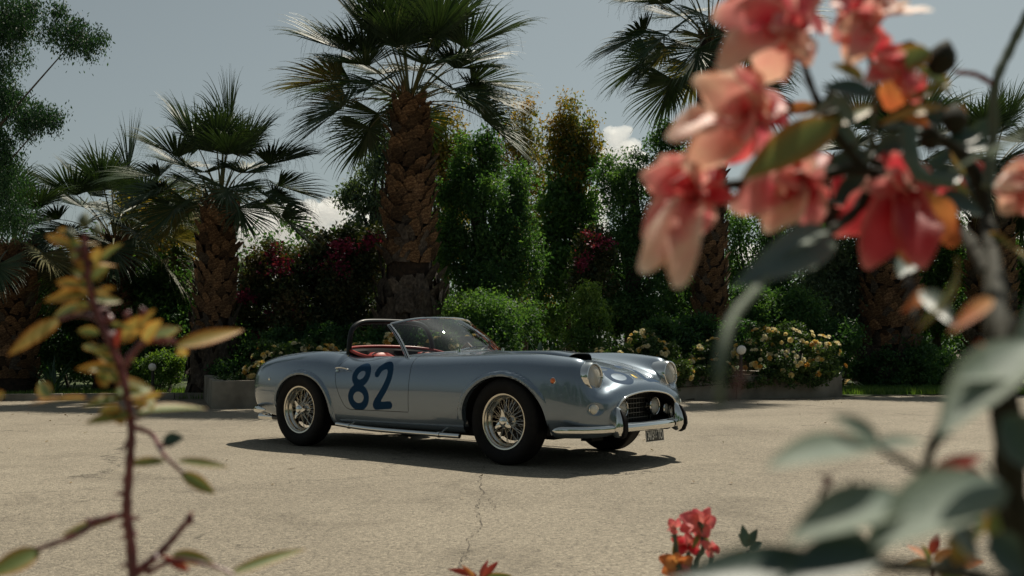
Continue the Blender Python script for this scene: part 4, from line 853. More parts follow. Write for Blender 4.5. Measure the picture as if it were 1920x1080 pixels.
# arch return lips (thickness)
for A in ARCH:
    for s in (-1, 1):
        ids = [];
        P = []
        for k in range(60):
            a = -.10*math.pi+1.20*math.pi*k/59; wid = A['rx']*(1+max(-math.sin(a)*A['rz'], 0)*.45)
            x = A['x']+wid*math.cos(a); z = A['z']+(A['rz']*math.sin(a))
            if z < .235: continue
            i = int(np.argmin((PA[:, 0]-x)**2+(PA[:, 2]-z)**2+np.where(PA[:, 1]*s > .5, 0, 9)))
            y = abs(PA[i, 1]); P.append([(x, s*(y-.001), z), (x, s*(y-.012), z-.002*math.sin(a)), (x, s*(y-.05), z)])
        MB().grid(P).build('wheel_arch_lip', PAINT, body, fixn=False)
# ---- wheels
def tread_tyre():
    R = .330; pr = [(.213,-.058),(.222,-.068),(.245,-.082),(.275,-.088),(.300,-.085),(.317,-.076),(.3255,-.064),(R-.002,-.050)]
    for y in (-.050,-.036,-.034,-.022,-.020,-.007,-.005,.005,.007,.020,.022,.034,.036,.050): pr.append((R if not (-.036 <= y <= -.034 or -.022 <= y <= -.020 or .020 <= y <= .022 or .034 <= y <= .036 or -.007 <= y <= -.005 or .005 <= y <= .007) else R-.006, y))
    pr += [(.3255,.064),(.317,.076),(.300,.085),(.275,.088),(.245,.082),(.222,.068),(.213,.058)]
    return MB().lathe(pr, 72, 'y')
def make_wheel(name_parent, loc, side, steer=0., spin=0.3):
    """wheel as a part of the car: tyre mesh with rim, spokes, hub as sub-parts; outer face towards -y (side -1)"""
    o = tread_tyre().build('wheel', RUBBER, car, loc=loc, rot=(0, 0, steer+(0 if side < 0 else math.pi)), sharp=50)
    # rim: rolled outer flange, deep polished dish, well, inner flange
    pr = [(.206,-.066),(.2135,-.067),(.2160,-.061),(.2125,-.0555),(.2050,-.054),(.1985,-.053),(.1960,-.045),(.1945,-.030),(.1800,-.020),(.1760,-.012),(.1755,.020),(.182,.03),(.195,.036),(.206,.052),(.212,.062),(.206,.066)]
    inner = [(.2010,-.064),(.1990,-.055),(.1955,-.052),(.1900,-.047),(.1885,-.022),(.1720,-.012),(.1695,.010),(.170,.025),(.19,.045),(.2,.06)]
    rim = MB().lathe(pr, 64, 'y'); rim.lathe(inner[::-1]+[(.206,-.066)], 64, 'y'); rim.build('rim', ALU, o, sharp=55)
    sp = MB()
    def spoke(a0, r0, y0, a1, r1, y1): sp.tube([(r0*math.cos(a0), y0, r0*math.sin(a0)), (r1*math.cos(a1), y1, r1*math.sin(a1))], .0014, 5, cap=False)
    n = 24
    for k in range(n):
        a = 2*math.pi*k/n
        spoke(a, .032, -.048, a+.42*(1 if k % 2 else -1), .176, -.014)
        spoke(a+.13, .050, .020, a+.13+.55*(1 if k % 2 else -1), .171, .006)
        spoke(a+.06, .036, -.035, a+.06+.16*(1 if k % 2 else -1), .173, .014)
    s_ = sp.build('wire_spokes', ALU, o, rot=(0, spin, 0)); s_['kind'] = 'stuff'
    hub = MB().lathe([(.0,-.052),(.034,-.052),(.036,-.046),(.030,-.03),(.034,0),(.052,.015),(.056,.03),(.0,.03)], 24, 'y'); hub.build('hub', ALU, o)
    dr = MB().lathe([(.0,.035),(.145,.035),(.150,.04),(.150,.07),(.0,.07)], 40, 'y'); dr.lathe([(.085,.033),(.092,.030),(.098,.033)], 40, 'y'); dr.build('brake_disc', mat('dull_cast_iron', (.03,.028,.026), .5, .8) if 'dull_cast_iron' not in bpy.data.materials else bpy.data.materials['dull_cast_iron'], o)
    # knock-off spinner with three ears
    kn = MB().lathe([(.0,-.078),(.010,-.0775),(.020,-.074),(.0235,-.068),(.0245,-.0655),(.030,-.064),(.033,-.058),(.034,-.05)], 28, 'y')
    for e in range(3):
        a = spin+math.pi/2+e*2*math.pi/3; R = Matrix.Rotation(-a, 3, 'Y')
        pts = [(.018,-.012),(.030,-.017),(.052,-.012),(.068,-.003),(.071,.003),(.066,.007),(.050,.008),(.030,.016),(.018,.012)]
        V = [R @ Vector((x, -.064-.004*(x > .05), z)) for x, z in pts]+[R @ Vector((x, -.053-.006*(x > .05), z)) for x, z in pts]; k = len(pts)
        kn.add(V, [tuple(range(k)), tuple(range(2*k-1, k-1, -1))]+[(i, (i+1) % k, (i+1) % k+k, i+k) for i in range(k)])
    ko = kn.build('spinner', CHROME, o, bevel=.0015); ko.scale = (1.32, 1.12, 1.32)
    return o
for (x, s, st, sp_) in ((1.2,-1,-.03,.08),(-1.2,-1,0,.55),(1.2,1,-.03,.3),(-1.2,1,0,.9)): make_wheel('wheel', (x, s*.690, .330), s, st, sp_)
# ---- headlights
for s in (-1, 1):
    c = Vector((1.895, s*.553, .678)); tilt = .10
    h = MB().lathe([(.112,-.12),(.113,-.05),(.113,-.02),(.110,-.004),(.103,.010),(.096,.012),(.0915,.006),(.091,-.002)], 48, 'x').build('headlight', CHROME, car, loc=c, rot=(0, -.06, 0))
    MB().lathe([(.0001,.024),(.02,.0235),(.045,.020),(.07,.011),(.085,.002),(.092,-.004)], 40, 'x').build('lens', LENS, h)
    rf = MB().lathe([(.0001,-.075),(.02,-.073),(.05,-.058),(.075,-.035),(.092,-.006)], 40, 'x'); rf.lathe([(.0001,-.03),(.012,-.032),(.016,-.04),(.012,-.07)], 16, 'x'); rf.build('reflector', CHROME, h)
    fl = MB()
    for k in range(-7, 8):
        y = k*.011; hh = math.sqrt(max(.088**2-y*y, 0)); fl.tube([(.0145-.9*y*y, y, -hh*.95), (.019-.9*y*y, y, -.01)], .0016, 4)
    fl.tube([(.019,-.085,.0),(.022,0,.0),(.019,.085,.0)], .0012, 4)
    fl.build('lens_flutes', LENS, h)
# turn lamps, side markers
for s in (-1, 1):
    cpos = Vector((0,0,0)); i = int(np.argmin((PA[:, 1]-s*.618)**2+(PA[:, 2]-.445)**2+np.where(PA[:, 0] > 1.7, 0, 9))); cpos = Vector(PA[i]); nd = Vector(NA[i]); nd.z = 0; nd = (nd.normalized()+Vector((.5, 0, 0))).normalized(); cpos += nd*.006; rot = nd.to_track_quat('X', 'Z').to_euler()
    t_ = MB().lathe([(.040,-.03),(.041,.000),(.037,.006),(.034,.004)], 32, 'x').build('turn_lamp', CHROME, car, loc=cpos, rot=rot)
    MB().lathe([(.0001,.022),(.015,.019),(.028,.012),(.035,.003),(.035,-.01),(.0001,-.01)], 28, 'x').build('lens', mat('frosted_lens', (.72,.70,.62), .18, 0, .5, 1) if 'frosted_lens' not in bpy.data.materials else bpy.data.materials['frosted_lens'], t_)
    i = int(np.argmin((PA[:, 0]-1.665)**2+(PA[:, 2]-.652)**2+np.where(PA[:, 1]*s > .4, 0, 9))); nn = Vector(NA[i]); pp = Vector(PA[i])
    m_ = MB().lathe([(.024,-.004),(.0245,.004),(.021,.007)], 24, 'x').build('side_marker', CHROME, car, loc=pp, rot=nn.to_track_quat('X','Z').to_euler())
    MB().lathe([(.0001,.019),(.010,.017),(.018,.011),(.021,.004),(.021,0)], 24, 'x').build('lens', AMBER, m_)
    i = int(np.argmin((PA[:, 0]+1.62)**2+(PA[:, 2]-.60)**2+np.where(PA[:, 1]*s > .4, 0, 9))); nn = Vector(NA[i]); pp = Vector(PA[i])
    MB().lathe([(.016,-.004),(.0165,.003),(.012,.008),(.0001,.010)], 20, 'x').build('reflector_stud', CHROME, car, loc=pp, rot=nn.to_track_quat('X','Z').to_euler())
    tl = MB().lathe([(.0001,.03),(.02,.026),(.034,.010),(.036,-.02)], 24, 'x'); tl = [((-p[0], p[1], p[2]*1.7)) for p in tl.v] and tl
    o_ = tl.build('tail_light', REDL, car, loc=(-1.985, s*.575, .62), rot=(0, 0, math.pi-s*.5)); o_.scale = (1, 1, 1.7)
# ---- grille: chrome surround, egg-crate bars, fog lamps
gx = lambda y, z: 1.0*(1.985 + .03*(1-(y/.45)**2) - .012*((z-.43)/.12)**2)
def surf_x(y, z):
    i = int(np.argmin((PA[:, 1]-y)**2+(PA[:, 2]-z)**2+np.where(PA[:, 0] > 1.8, 0, 9))); return PA[i, 0]
gp = [(surf_x(y, z)+.004, y, z) for y, z in GRILLE]
# smooth x
xs = np.array([p[0] for p in gp]); xs = (np.roll(xs, 1)+xs+np.roll(xs, -1)+np.roll(xs, 2)+np.roll(xs, -2))/5
gp = [(x, p[1], p[2]) for x, p in zip(xs, gp)]
gr = MB().tube(gp, .0085, 10, closed=True).build('grille_surround', CHROME, car)
MB().grid([[(p[0]-.002, p[1], p[2]) for p in gp], [(p[0]-.05, p[1]*.985, .43+(p[2]-.43)*.97) for p in gp], [(1.80, p[1]*.97, .43+(p[2]-.43)*.94) for p in gp]], cv=True).build('grille_duct', BLACKP, gr, fixn=False)
BARM = mat('grille_bar_alloy', (.22,.22,.21), .35, .9)
for k in range(-10, 11):
    y = k*.0405
    if abs(y) > .42: continue
    top = .55-.20*(abs(y)/.44)**2.6*.6; b_ = MB(); b_.box((1.875, y, (top+.328)/2), (.03, .0028, top-.328)); b_.build('grille_bar', BARM, gr, smooth=False)
for k in range(6):
    z = .350+k*.037; wd = .425*(1-max(0, (z-.43)/.13)**3*.45)
    b_ = MB(); b_.box((1.877, 0, z), (.024, 2*wd, .0028)); b_.build('grille_bar', BARM, gr, smooth=False)
for (y, z) in ((-.235,.432), (.235,.432)):
    f_ = MB().lathe([(.0001,-.10),(.04,-.09),(.066,-.04),(.0735,-.005),(.0735,.004),(.068,.010),(.064,.007)], 36, 'x').build('fog_lamp', CHROME, car, loc=(1.935, y, z))
    MB().lathe([(.0001,.016),(.03,.013),(.052,.006),(.066,-.004)], 32, 'x').build('lens', LENS, f_)
    MB().lathe([(.0001,-.06),(.03,-.05),(.055,-.025),(.065,-.003)], 32, 'x').build('reflector', CHROME, f_)
    fl = MB()
    for k in range(-4, 5): fl.tube([(.011-.003*abs(k)/4, k*.012, -.055*math.sqrt(1-(k/5)**2)), (.011-.003*abs(k)/4, k*.012, .055*math.sqrt(1-(k/5)**2))], .0014, 4)
    fl.build('lens_flutes', LENS, f_); MB().box((1.89, y, z-.08), (.02, .015, .08)).build('bracket', BLACKP, f_).location = (-1.935, -y, -z)
f_ = MB().lathe([(.045,-.03),(.046,.003),(.04,.008)], 28, 'x').build('spot_lamp', CHROME, car, loc=(1.955,.385,.405)); MB().lathe([(.0001,.013),(.025,.010),(.041,.003)], 24, 'x').build('lens', LENS, f_)
# ---- front bumper and overriders
bp = smoothpath([(1.705,-.815,.290),(1.75,-.80,.290),(1.83,-.74,.291),(1.93,-.63,.292),(2.03,-.42,.297),(2.085,-.2,.302),(2.10,0,.304),(2.085,.2,.302),(2.03,.42,.297),(1.93,.63,.292),(1.83,.74,.291),(1.75,.80,.290),(1.705,.815,.290)], 8)
def blade(path, h, t, ends=10):
    k = len(path); P = []
    for i, p in enumerate(path):
        a = path[max(i-1, 0)]; b = path[min(i+1, k-1)]; T = (b-a).normalized(); O = Vector((T.y, -T.x, 0)).normalized()
        w = min(1, math.sqrt(max(.02, min(i, k-1-i)/ends)))
        row = []
        for j in range(16):
            an = 2*math.pi*j/16; ca, sa = math.cos(an), math.sin(an)
            row.append(p+O*(t*w*math.copysign(abs(ca)**.8, ca))+Vector((0,0,h*w*math.copysign(abs(sa)**.8, sa))))
        P.append(row)
    m_ = MB(); m_.grid(P, cv=True); m_.add(P[0], [tuple(range(16))]); m_.add(P[-1], [tuple(range(16))]); return m_
bump = blade(bp, .031, .024).build('front_bumper', CHROME, car)
for s in (-1, 1):
    P = []; prof = [(.235,.060,.020),(.25,.078,.045),(.29,.085,.068),(.33,.082,.072),(.38,.070,.064),(.42,.054,.048),(.448,.036,.028),(.458,.018,.010)]
    for z, w, d in prof:
        P.append([(2.035+d*math.copysign(abs(math.cos(a))**.7, math.cos(a))-.012*(z-.3)/.1, w*.62*math.copysign(abs(math.sin(a))**.75, math.sin(a)), z) for a in [2*math.pi*j/20 for j in range(20)]])
    m_ = MB(); m_.grid(P, cv=True); m_.add(P[0], [tuple(range(20))]); m_.add(P[-1], [tuple(range(20))])
    ov = m_.build('overrider', CHROME, car, loc=(-.035, s*.43, 0), rot=(0, 0, 0)); ov.rotation_euler = (0, 0, s*.20); ov.location = (0, 0, 0)
    off = Matrix.Rotation(s*.20, 3, 'Z') @ Vector((2.035, 0, 0)); ov.location = Vector((2.025, s*.43, 0))-off
    rb = MB(); Q = []
    for z, w, d in ((.225,.014,.030),(.24,.018,.060),(.29,.021,.085),(.34,.021,.087),(.39,.019,.077),(.425,.014,.058),(.437,.008,.044)):
        Q.append([(2.035+d-.012*(z-.3)/.1-(.03 if j in (0, 3) else 0)-(.0), y, z) for j, y in enumerate((-w, -w*.8, w*.8, w))])
    rb.grid(Q); rb.build('rubber_pad', RUBBER, ov)
# lower black skirt below the bumper
# number plate, tilted, hung below the bumper
pl = empty('number_plate', loc=(2.075, .0, .222), rz=0); pl.parent = car; pl.rotation_euler = (0, -.08, -.06)
MB().box((0,0,0), (.006,.235,.088)).build('plate_board', PLATEB, pl, bevel=.003)
fr_ = MB(); fr_.box((.003,0,.042), (.004,.232,.0035)); fr_.box((.003,0,-.042), (.004,.232,.0035)); fr_.box((.003,.1155,0), (.004,.0035,.088)); fr_.box((.003,-.1155,0), (.004,.0035,.088)); fr_.build('plate_edge', PLATEW, pl, smooth=False)
def text_mesh(name, txt, size, m, parent, loc, rot, ext=.0008, sx=1.0, bold=.0):
    cu = bpy.data.curves.new(name, 'FONT'); cu.body = txt; cu.size = size; cu.align_x = 'CENTER'; cu.align_y = 'CENTER'; cu.extrude = ext; cu.offset = bold
    tmp = bpy.data.objects.new('tmp', cu); C.objects.link(tmp); dg = bpy.context.evaluated_depsgraph_get(); me = bpy.data.meshes.new_from_object(tmp.evaluated_get(dg))
    bpy.data.objects.remove(tmp); me.name = name; me.materials.clear(); me.materials.append(m)
    o = link(name, me, parent, loc, rot); o.scale = (sx, 1, 1); return o
text_mesh('plate_number', '341566 TO', .092, PLATEW, pl, (.0045, 0, 0), (math.pi/2, 0, math.pi/2), sx=.47, bold=.0022)
MB().box((2.06,0,.27), (.02,.10,.05)).build('plate_bracket', BLACKP, car)
# badge on the nose
i = int(np.argmin((PA[:, 0]-1.90)**2+(PA[:, 1])**2+np.where(PA[:, 2] > .55, 0, 9))); bn = Vector(NA[i]); bpz = Vector(PA[i])
bd = MB().box((0,0,.002), (.055,.030,.005)).build('nose_badge', GOLD, car, bevel=.002, loc=bpz, rot=bn.to_track_quat('Z','X').to_euler()); bd.rotation_euler = (0, math.atan2(bn.x, bn.z), 0)
MB().box((0,0,.0015), (.061,.036,.004)).build('badge_rim', CHROME, bd, bevel=.002)
# ---- sill tube with clamps, quarter bumper, exhaust
for s in (-1, 1):
    st = MB().tube(smoothpath([(-.70,s*.745,.222),(-.3,s*.775,.205),(.2,s*.785,.200),(.78,s*.785,.198)], 6), .019, 14).build('sill_tube', CHROME, car)
    for x in (-.52, .56): MB().lathe([(.021,-.012),(.024,-.011),(.024,.011),(.021,.012)], 20, 'x').tube([(0,0,0),(0,-s*.10,.05)], .008).build('clamp', CHROME, st, loc=(x, s*(.762 if x < 0 else .785), .2135 if x < 0 else .199))
    rp = smoothpath([(-1.66,s*.775,.31),(-1.78,s*.755,.31),(-1.92,s*.69,.31),(-2.06,s*.52,.31),(-2.11,s*.38,.31),(-2.13,s*.0,.31)][:6], 6)
    blade(rp if s > 0 else rp, .030, -.022*s if s > 0 else .022, 7).build('rear_bumper', CHROME, car)
    for dy in (0, -.065):
        e = MB().tube([(-1.70,s*(.52)+dy*s,.222),(-1.86,s*(.52)+dy*s,.222)], .026, 16, cap=False).build('exhaust_pipe', BLACKP, car)
        MB().tube([(-1.86,s*.52+dy*s,.222),(-2.07,s*.52+dy*s,.222)], .027, 18, cap=False).tube([(-1.86,s*.52+dy*s,.222),(-2.068,s*.52+dy*s,.222)], .023, 18, cap=False).build('exhaust_tip', CHROME, e, fixn=False)
# ---- door handles and fuel cap
for s in (-1, 1):
    i = int(np.argmin((PA[:, 0]+.672)**2+(PA[:, 2]-.695)**2+np.where(PA[:, 1]*s > .4, 0, 9))); pp = Vector(PA[i]); d_ = door if s < 0 else door2
    hnd = MB().tube(smoothpath([pp+Vector((-.03,s*.010,.012)), pp+Vector((-.015,s*.028,.020)), pp+Vector((.04,s*.032,.024)), pp+Vector((.10,s*.026,.018)), pp+Vector((.125,s*.014,.008))], 6), [.007]*25, 8)
    hnd.lathe([(.0001,.018),(.014,.016),(.016,0)], 16, 'z', c=pp+Vector((-.02,s*.008,-.012))); hnd.tube([pp+Vector((-.02,0,.0)), pp+Vector((-.02,s*.03,.018))], .009, 8)
    hnd.build('door_handle', CHROME, d_)
MB().lathe([(.034,-.01),(.034,.012),(.028,.018),(.0001,.020)], 24, 'z').build('fuel_cap', CHROME, car, loc=(-1.10,.12,.872))
for k, (x, y) in enumerate([(-.90,-.535),(-.96,-.47),(-.72,-.60)]):
    MB().lathe([(.008,-.01),(.008,.008),(.0001,.012)], 10, 'z').build('snap_stud', CHROME, car, loc=(x, y, float(PA[int(np.argmin((PA[:,0]-x)**2+(PA[:,1]-y)**2+np.where(PA[:,2]>.6,0,9))), 2])))
# ---- bonnet scoop: long raised blister, open and dark at the front
P = []
for k, x in enumerate(np.linspace(.52, 1.40, 30)):
    t = (x-.52)/.88; w = .085+.085*t; hgt = .006+.052*smooth01(np.array(t*1.15)).item(); row = []
    for j in range(17):
        y = -w+2*w*j/16; s_ = abs(y)/w; i = int(np.argmin((PA[:, 0]-x)**2+(PA[:, 1]-y)**2+np.where(PA[:, 2] > .6, 0, 9)))
        zb = float(np.interp(x, [.5,.85,1.2,1.5,1.72], [.868,.845,.815,.778,.744]))-.004*(abs(y)/.2)**2; row.append((x-(.02*s_**3 if k == 29 else 0), y, zb-.004+hgt*(1-s_**5)**.6 if s_ < 1 else zb-.006))
    P.append(row)
sc_ = MB().grid(P).build('bonnet_scoop', paint_mat('scoop_paint', (.10,.14,.19), .5, .3), car, fixn=False)
Pb = [[(p[0]-.005-.0*0, p[1]*.97, p[2]-.006) for p in P[-1]], [(p[0]-.22, p[1]*.95, min(p[2]-.004, p[2])) for p in P[-1]], [(P[-1][0][0]-.22, p[1]*.95, P[-1][0][2]+.01) for p in P[-1]]]
MB().grid(Pb).build('scoop_mouth', DARK, sc_, fixn=False)
lipp = [(p[0]+.001, p[1], p[2]) for p in P[-1]]; MB().tube(lipp, .0045, 8).build('scoop_lip', BLACKP, sc_)
# ---- windscreen
def ws_pt(t, h):
    """t -1..1 across, h 0 base..1 top"""
    a = abs(t); bx = .36-.30*a**2.4; by = t*.625; bz = .868-.045*a**2.2
    tx = -.075-.165*a**2.2; ty = t*.545; tz = 1.158-.062*a**3.0
    p = Vector((bx, by, bz)).lerp(Vector((tx, ty, tz)), h); bow = .012*math.sin(math.pi*h); return p+Vector((bow, 0, bow))
ws = MB().grid([[ws_pt(-1+2*i/32, j/8) for j in range(9)] for i in range(33)]).build('windscreen', GLASS, car)
ws2 = MB().tube([ws_pt(-1+2*i/48, 1) for i in range(49)], .011, 8).build('windscreen_top_rail', CHROME, ws)
for s in (-1, 1):
    pp = [ws_pt(s, j/8)+Vector((0, s*.003, 0)) for j in range(-1, 9)]; pm = MB()
    for dx, r_ in ((0, .0075), (-.016, .009), (-.031, .0075)): pm.tube([p+Vector((dx, s*.002, -.008 if dx else 0)) for p in pp], r_, 8)
    pm.build('windscreen_pillar', CHROME, ws); MB().tube([p+Vector((-.008, s*.008, -.008)) for p in pp], .0045, 6).tube([p+Vector((-.0235, s*.009, -.008)) for p in pp], .0045, 6).build('pillar_seal', RUBBER, ws)
MB().tube([ws_pt(-1+2*i/48, 0)+Vector((.006,0,-.003)) for i in range(49)], .010, 8).build('windscreen_gasket', CHROME, ws)
for (t0, t1, h1) in ((-.50,.10,.06),(.38,.92,.10)):
    a = ws_pt(t0, 0)+Vector((.05,0,.012)); b = ws_pt((t0+t1)/2, .05)+Vector((.035,0,.018)); c_ = ws_pt(t1, h1)+Vector((.018,0,.010))
    w_ = MB().tube([a, b], [.007,.005], 6).lathe([(.0001,.015),(.012,.012),(.014,-.012)], 12, 'z', c=a); w_ = w_.build('wiper', CHROME, car)
    MB().tube([b+(a-c_)*.18+Vector((0,0,-.002)), b, c_], .0045, 6).build('wiper_blade', BLACKP, w_)
mr_ = MB().box((.10,.06,.965), (.022,.155,.058)).build('rear_view_mirror', BLACKP, car, bevel=.010); MB().tube([(.12,.06,.94),(.18,.06,.895)], .006, 8).build('mirror_stem', CHROME, mr_)
# ---- roll hoop
hp = smoothpath([(-.77,-.545,.66),(-.77,-.548,.82),(-.77,-.535,.98),(-.77,-.50,1.065),(-.77,-.42,1.115),(-.77,-.30,1.132),(-.77,0,1.136),(-.77,.30,1.128),(-.77,.44,1.09),(-.77,.515,1.0),(-.77,.55,.90),(-.77,.56,.80),(-.77,.56,.66)], 6)
hoop = MB().tube(hp, .024, 14).build('roll_hoop', mat('gloss_black_tube', (.006,.007,.009), .42, 0, .3, .2), car)
for s in (-1, 1): MB().lathe([(.045,.0),(.045,.008),(.026,.012)], 20, 'z').build('hoop_foot_plate', BLACKP, hoop, loc=(-.77, s*.55, .80))
# ---- cockpit: tub, padded red rim, seats, dash, steering wheel
tub = MB(); n_ = len(COCK)
rimz = lambda x, y: float(bs(PN, np.array([np.interp(x, [r[0] for r in ROWS], range(NR))]), np.array([np.interp(y, [-.64,-.56,-.42,-.2,0,.2,.42,.56,.64], [6,7,8,9,10,11,12,13,14])]))[0, 2])
rim = [(x, y, rimz(x, y)) for x, y in COCK]
tub.grid([[(x, y, z-.004) for x, y, z in rim], [(x*.99, y*.985, z-.05) for x, y, z in rim], [(x*.97, y*.96, .55) for x, y, z in rim], [(x*.9, y*.93, .27) for x, y, z in rim]], cv=True)
tub.add([(x*.9, y*.93, .27) for x, y, z in rim], [tuple(range(n_))]); tub.build('cockpit_tub', [mat('black_trim', (.02,.016,.015), .7)], car, fixn=False)
rear = [(x, y, z) for x, y, z in rim if x < -.30]
k0 = [i for i in range(n_) if rim[i][0] < -.42]; seq = [rim[i] for i in k0]; seq.sort(key=lambda p: p[1]); seq = [p for p in seq if True]
# order along the outline by angle
seq = sorted(seq, key=lambda p: math.atan2(p[1], -(p[0]+.42)-.0001))
pr_ = []
for x, y, z in seq:
    lift = .030*smooth01(np.array((-x-.45)/.25)).item(); pr_.append((x+.010, y*.985, z+.004+lift*.8))
MB().tube(pr_, [.015]*len(pr_), 10).build('cockpit_padding', LEATHER, car)
w1 = MB(); w1.grid([[(x, y, z) for x, y, z in pr_], [(x+.035, y*.95, z-.035) for x, y, z in pr_], [(x+.05, y*.93, z-.20) for x, y, z in pr_]]); w1.build('rear_trim_panel', mat('cockpit_shade_trim', (.012,.010,.010), .9), car, fixn=False)  # cockpit shade put into the near-black colour of this panel
for s in (-1, 1):
    seat = MB(); Pb = []
    for z, x, w, t in ((.40,-.36,.20,.05),(.50,-.42,.215,.06),(.60,-.49,.22,.06),(.70,-.555,.215,.055),(.77,-.60,.19,.05),(.815,-.625,.15,.042),(.845,-.64,.09,.030),(.852,-.645,.03,.012)):
        Pb.append([(x+t*math.cos(a)+(.03*(abs(math.sin(a))**2) if math.cos(a) > 0 else 0), s*.31+w*math.copysign(abs(math.sin(a))**.7, math.sin(a)), z) for a in [2*math.pi*j/24 for j in range(24)]])
    seat.grid(Pb, cv=True); seat.add(Pb[-1], [tuple(range(24))]); seat.add(Pb[0], [tuple(range(24))])
    st_ = seat.build('seat', LEATHER, car)
    Pc = []
    for x, z, w in ((-.46,.38,.19),(-.40,.44,.21),(-.2,.45,.215),(0,.45,.20),(.06,.42,.18),(.07,.36,.17)):
        Pc.append([(x, s*.31+w*v_, z-.03*abs(v_)**4) for v_ in [-1+2*j/12 for j in range(13)]])
    MB().grid(Pc).build('seat_cushion', LEATHER, st_, fixn=False)
    pp_ = [(x+t*1.05*math.cos(a)+.03*math.sin(a)**2 if math.cos(a) > 0 else x, s*.31+w*1.01*math.sin(a), z) for z, x, w, t in ((.40,-.36,.20,.05),(.60,-.49,.22,.06),(.77,-.60,.19,.05),(.845,-.64,.09,.030)) for a in (math.pi/2,)]
    MB().tube(smoothpath([(p[0]+.03, p[1], p[2]) for p in pp_]+[(p[0]+.03, s*.62-p[1], p[2]) for p in pp_[::-1]], 5), .006, 6).build('seat_piping', BLACKP, st_)
MB().grid([[(.30-.20*abs(y/.6)**2.2, y, .862-.03*(abs(y)/.6)**2), (.20-.20*abs(y/.6)**2, y, .865-.03*(abs(y)/.6)**2), (.13-.16*abs(y/.6)**2, y, .845-.03*(abs(y)/.6)**2), (.12-.14*abs(y/.6)**2, y, .70)] for y in [-.57+1.14*i/24 for i in range(25)]]).build('dashboard', BLACKP, car, fixn=False)
sw = MB(); cw = Vector((-.02,.31,.84)); aw = Vector((-.86,0,.50)).normalized(); e1 = Vector((0,1,0)); e2 = aw.cross(e1).normalized()
sw.tube([cw+e1*.19*math.cos(a)+e2*.19*math.sin(a) for a in [2*math.pi*k/40 for k in range(40)]], .013, 8, closed=True)
swo = sw.build('steering_wheel', WOODR, car); sk = MB()
for a in (math.pi/2, math.pi*7/6, -math.pi/6): sk.tube([cw, cw+e1*.18*math.cos(a)+e2*.18*math.sin(a)], .008, 6)
sk.tube([cw, cw-aw*.25], .015, 8); sk.build('wheel_spokes', ALU, swo)
# ================================================================== FOREGROUND ROSES
def petal_mat(name, tip, base, trans=.4, rough=.5, coat=0., edge=None, spec=.4):
    """colour runs from base to tip of the petal or leaf (attribute 'along'), with an own colour on the rim (attribute 'rim')"""
    m = bpy.data.materials.new(name); m.use_nodes = True; t = m.node_tree; b = t.nodes['Principled BSDF']; out = t.nodes['Material Output']
    at_ = N(t, 'ShaderNodeAttribute'); at_.attribute_name = 'along'; rm = N(t, 'ShaderNodeAttribute'); rm.attribute_name = 'rim'
    tc = N(t, 'ShaderNodeTexCoord'); nz = N(t, 'ShaderNodeTexNoise'); nz.inputs['Scale'].default_value = 60; nz.inputs['Detail'].default_value = 5; t.links.new(tc.outputs['Object'], nz.inputs['Vector'])
    wv = N(t, 'ShaderNodeTexNoise'); wv.inputs['Scale'].default_value = 260; wv.inputs['Detail'].default_value = 4; t.links.new(tc.outputs['Object'], wv.inputs['Vector'])
    bp = N(t, 'ShaderNodeBump'); bp.inputs['Strength'].default_value = .5; bp.inputs['Distance'].default_value = .0012; t.links.new(wv.outputs['Fac'], bp.inputs['Height']); t.links.new(bp.outputs[0], b.inputs['Normal'])
    ad = N(t, 'ShaderNodeMath', operation='MULTIPLY_ADD'); ad.inputs[1].default_value = 1.3; ad.inputs[2].default_value = -.65; t.links.new(nz.outputs['Fac'], ad.inputs[0])
    a2 = N(t, 'ShaderNodeMath', operation='ADD', use_clamp=True); t.links.new(at_.outputs['Fac'], a2.inputs[0]); t.links.new(ad.outputs[0], a2.inputs[1])
    mx = N(t, 'ShaderNodeMix', data_type='RGBA'); mx.inputs[6].default_value = (*base, 1); mx.inputs[7].default_value = (*tip, 1); t.links.new(a2.outputs[0], mx.inputs[0]); c = mx.outputs[2]
    if edge:
        e = N(t, 'ShaderNodeMix', data_type='RGBA'); e.inputs[7].default_value = (*edge, 1); t.links.new(c, e.inputs[6]); pw_ = N(t, 'ShaderNodeMath', operation='POWER'); pw_.inputs[1].default_value = 3.0; t.links.new(rm.outputs['Fac'], pw_.inputs[0]); t.links.new(pw_.outputs[0], e.inputs[0]); c = e.outputs[2]
    t.links.new(c, b.inputs['Base Color']); b.inputs['Roughness'].default_value = rough; b.inputs['Coat Weight'].default_value = coat; b.inputs['Coat Roughness'].default_value = .25; b.inputs['Specular IOR Level'].default_value = spec
    tl = N(t, 'ShaderNodeBsdfTranslucent'); t.links.new(c, tl.inputs['Color']); ms = N(t, 'ShaderNodeMixShader'); ms.inputs[0].default_value = trans
    t.links.new(b.outputs[0], ms.inputs[1]); t.links.new(tl.outputs[0], ms.inputs[2]); t.links.new(ms.outputs[0], out.inputs['Surface']); return m
PK = petal_mat('pink_petal', (.84,.34,.30), (.74,.05,.12), .45, .5, 0, edge=(.90,.60,.48))
PE = petal_mat('peach_petal', (.88,.55,.38), (.82,.22,.22), .45, .5, 0, edge=(.92,.70,.55))
RD = petal_mat('red_petal', (.68,.07,.08), (.48,.008,.03), .48, .5, 0, edge=(.80,.26,.22))
OR_ = petal_mat('orange_petal', (.62,.16,.05), (.60,.30,.08), .45)
LG = petal_mat('green_rose_leaf', (.20,.25,.07), (.16,.23,.075), .42, .5, 0, edge=(.50,.22,.03))
LY = petal_mat('yellow_orange_young_leaf', (.52,.34,.07), (.36,.32,.09), .45, .5, 0, edge=(.62,.20,.02))
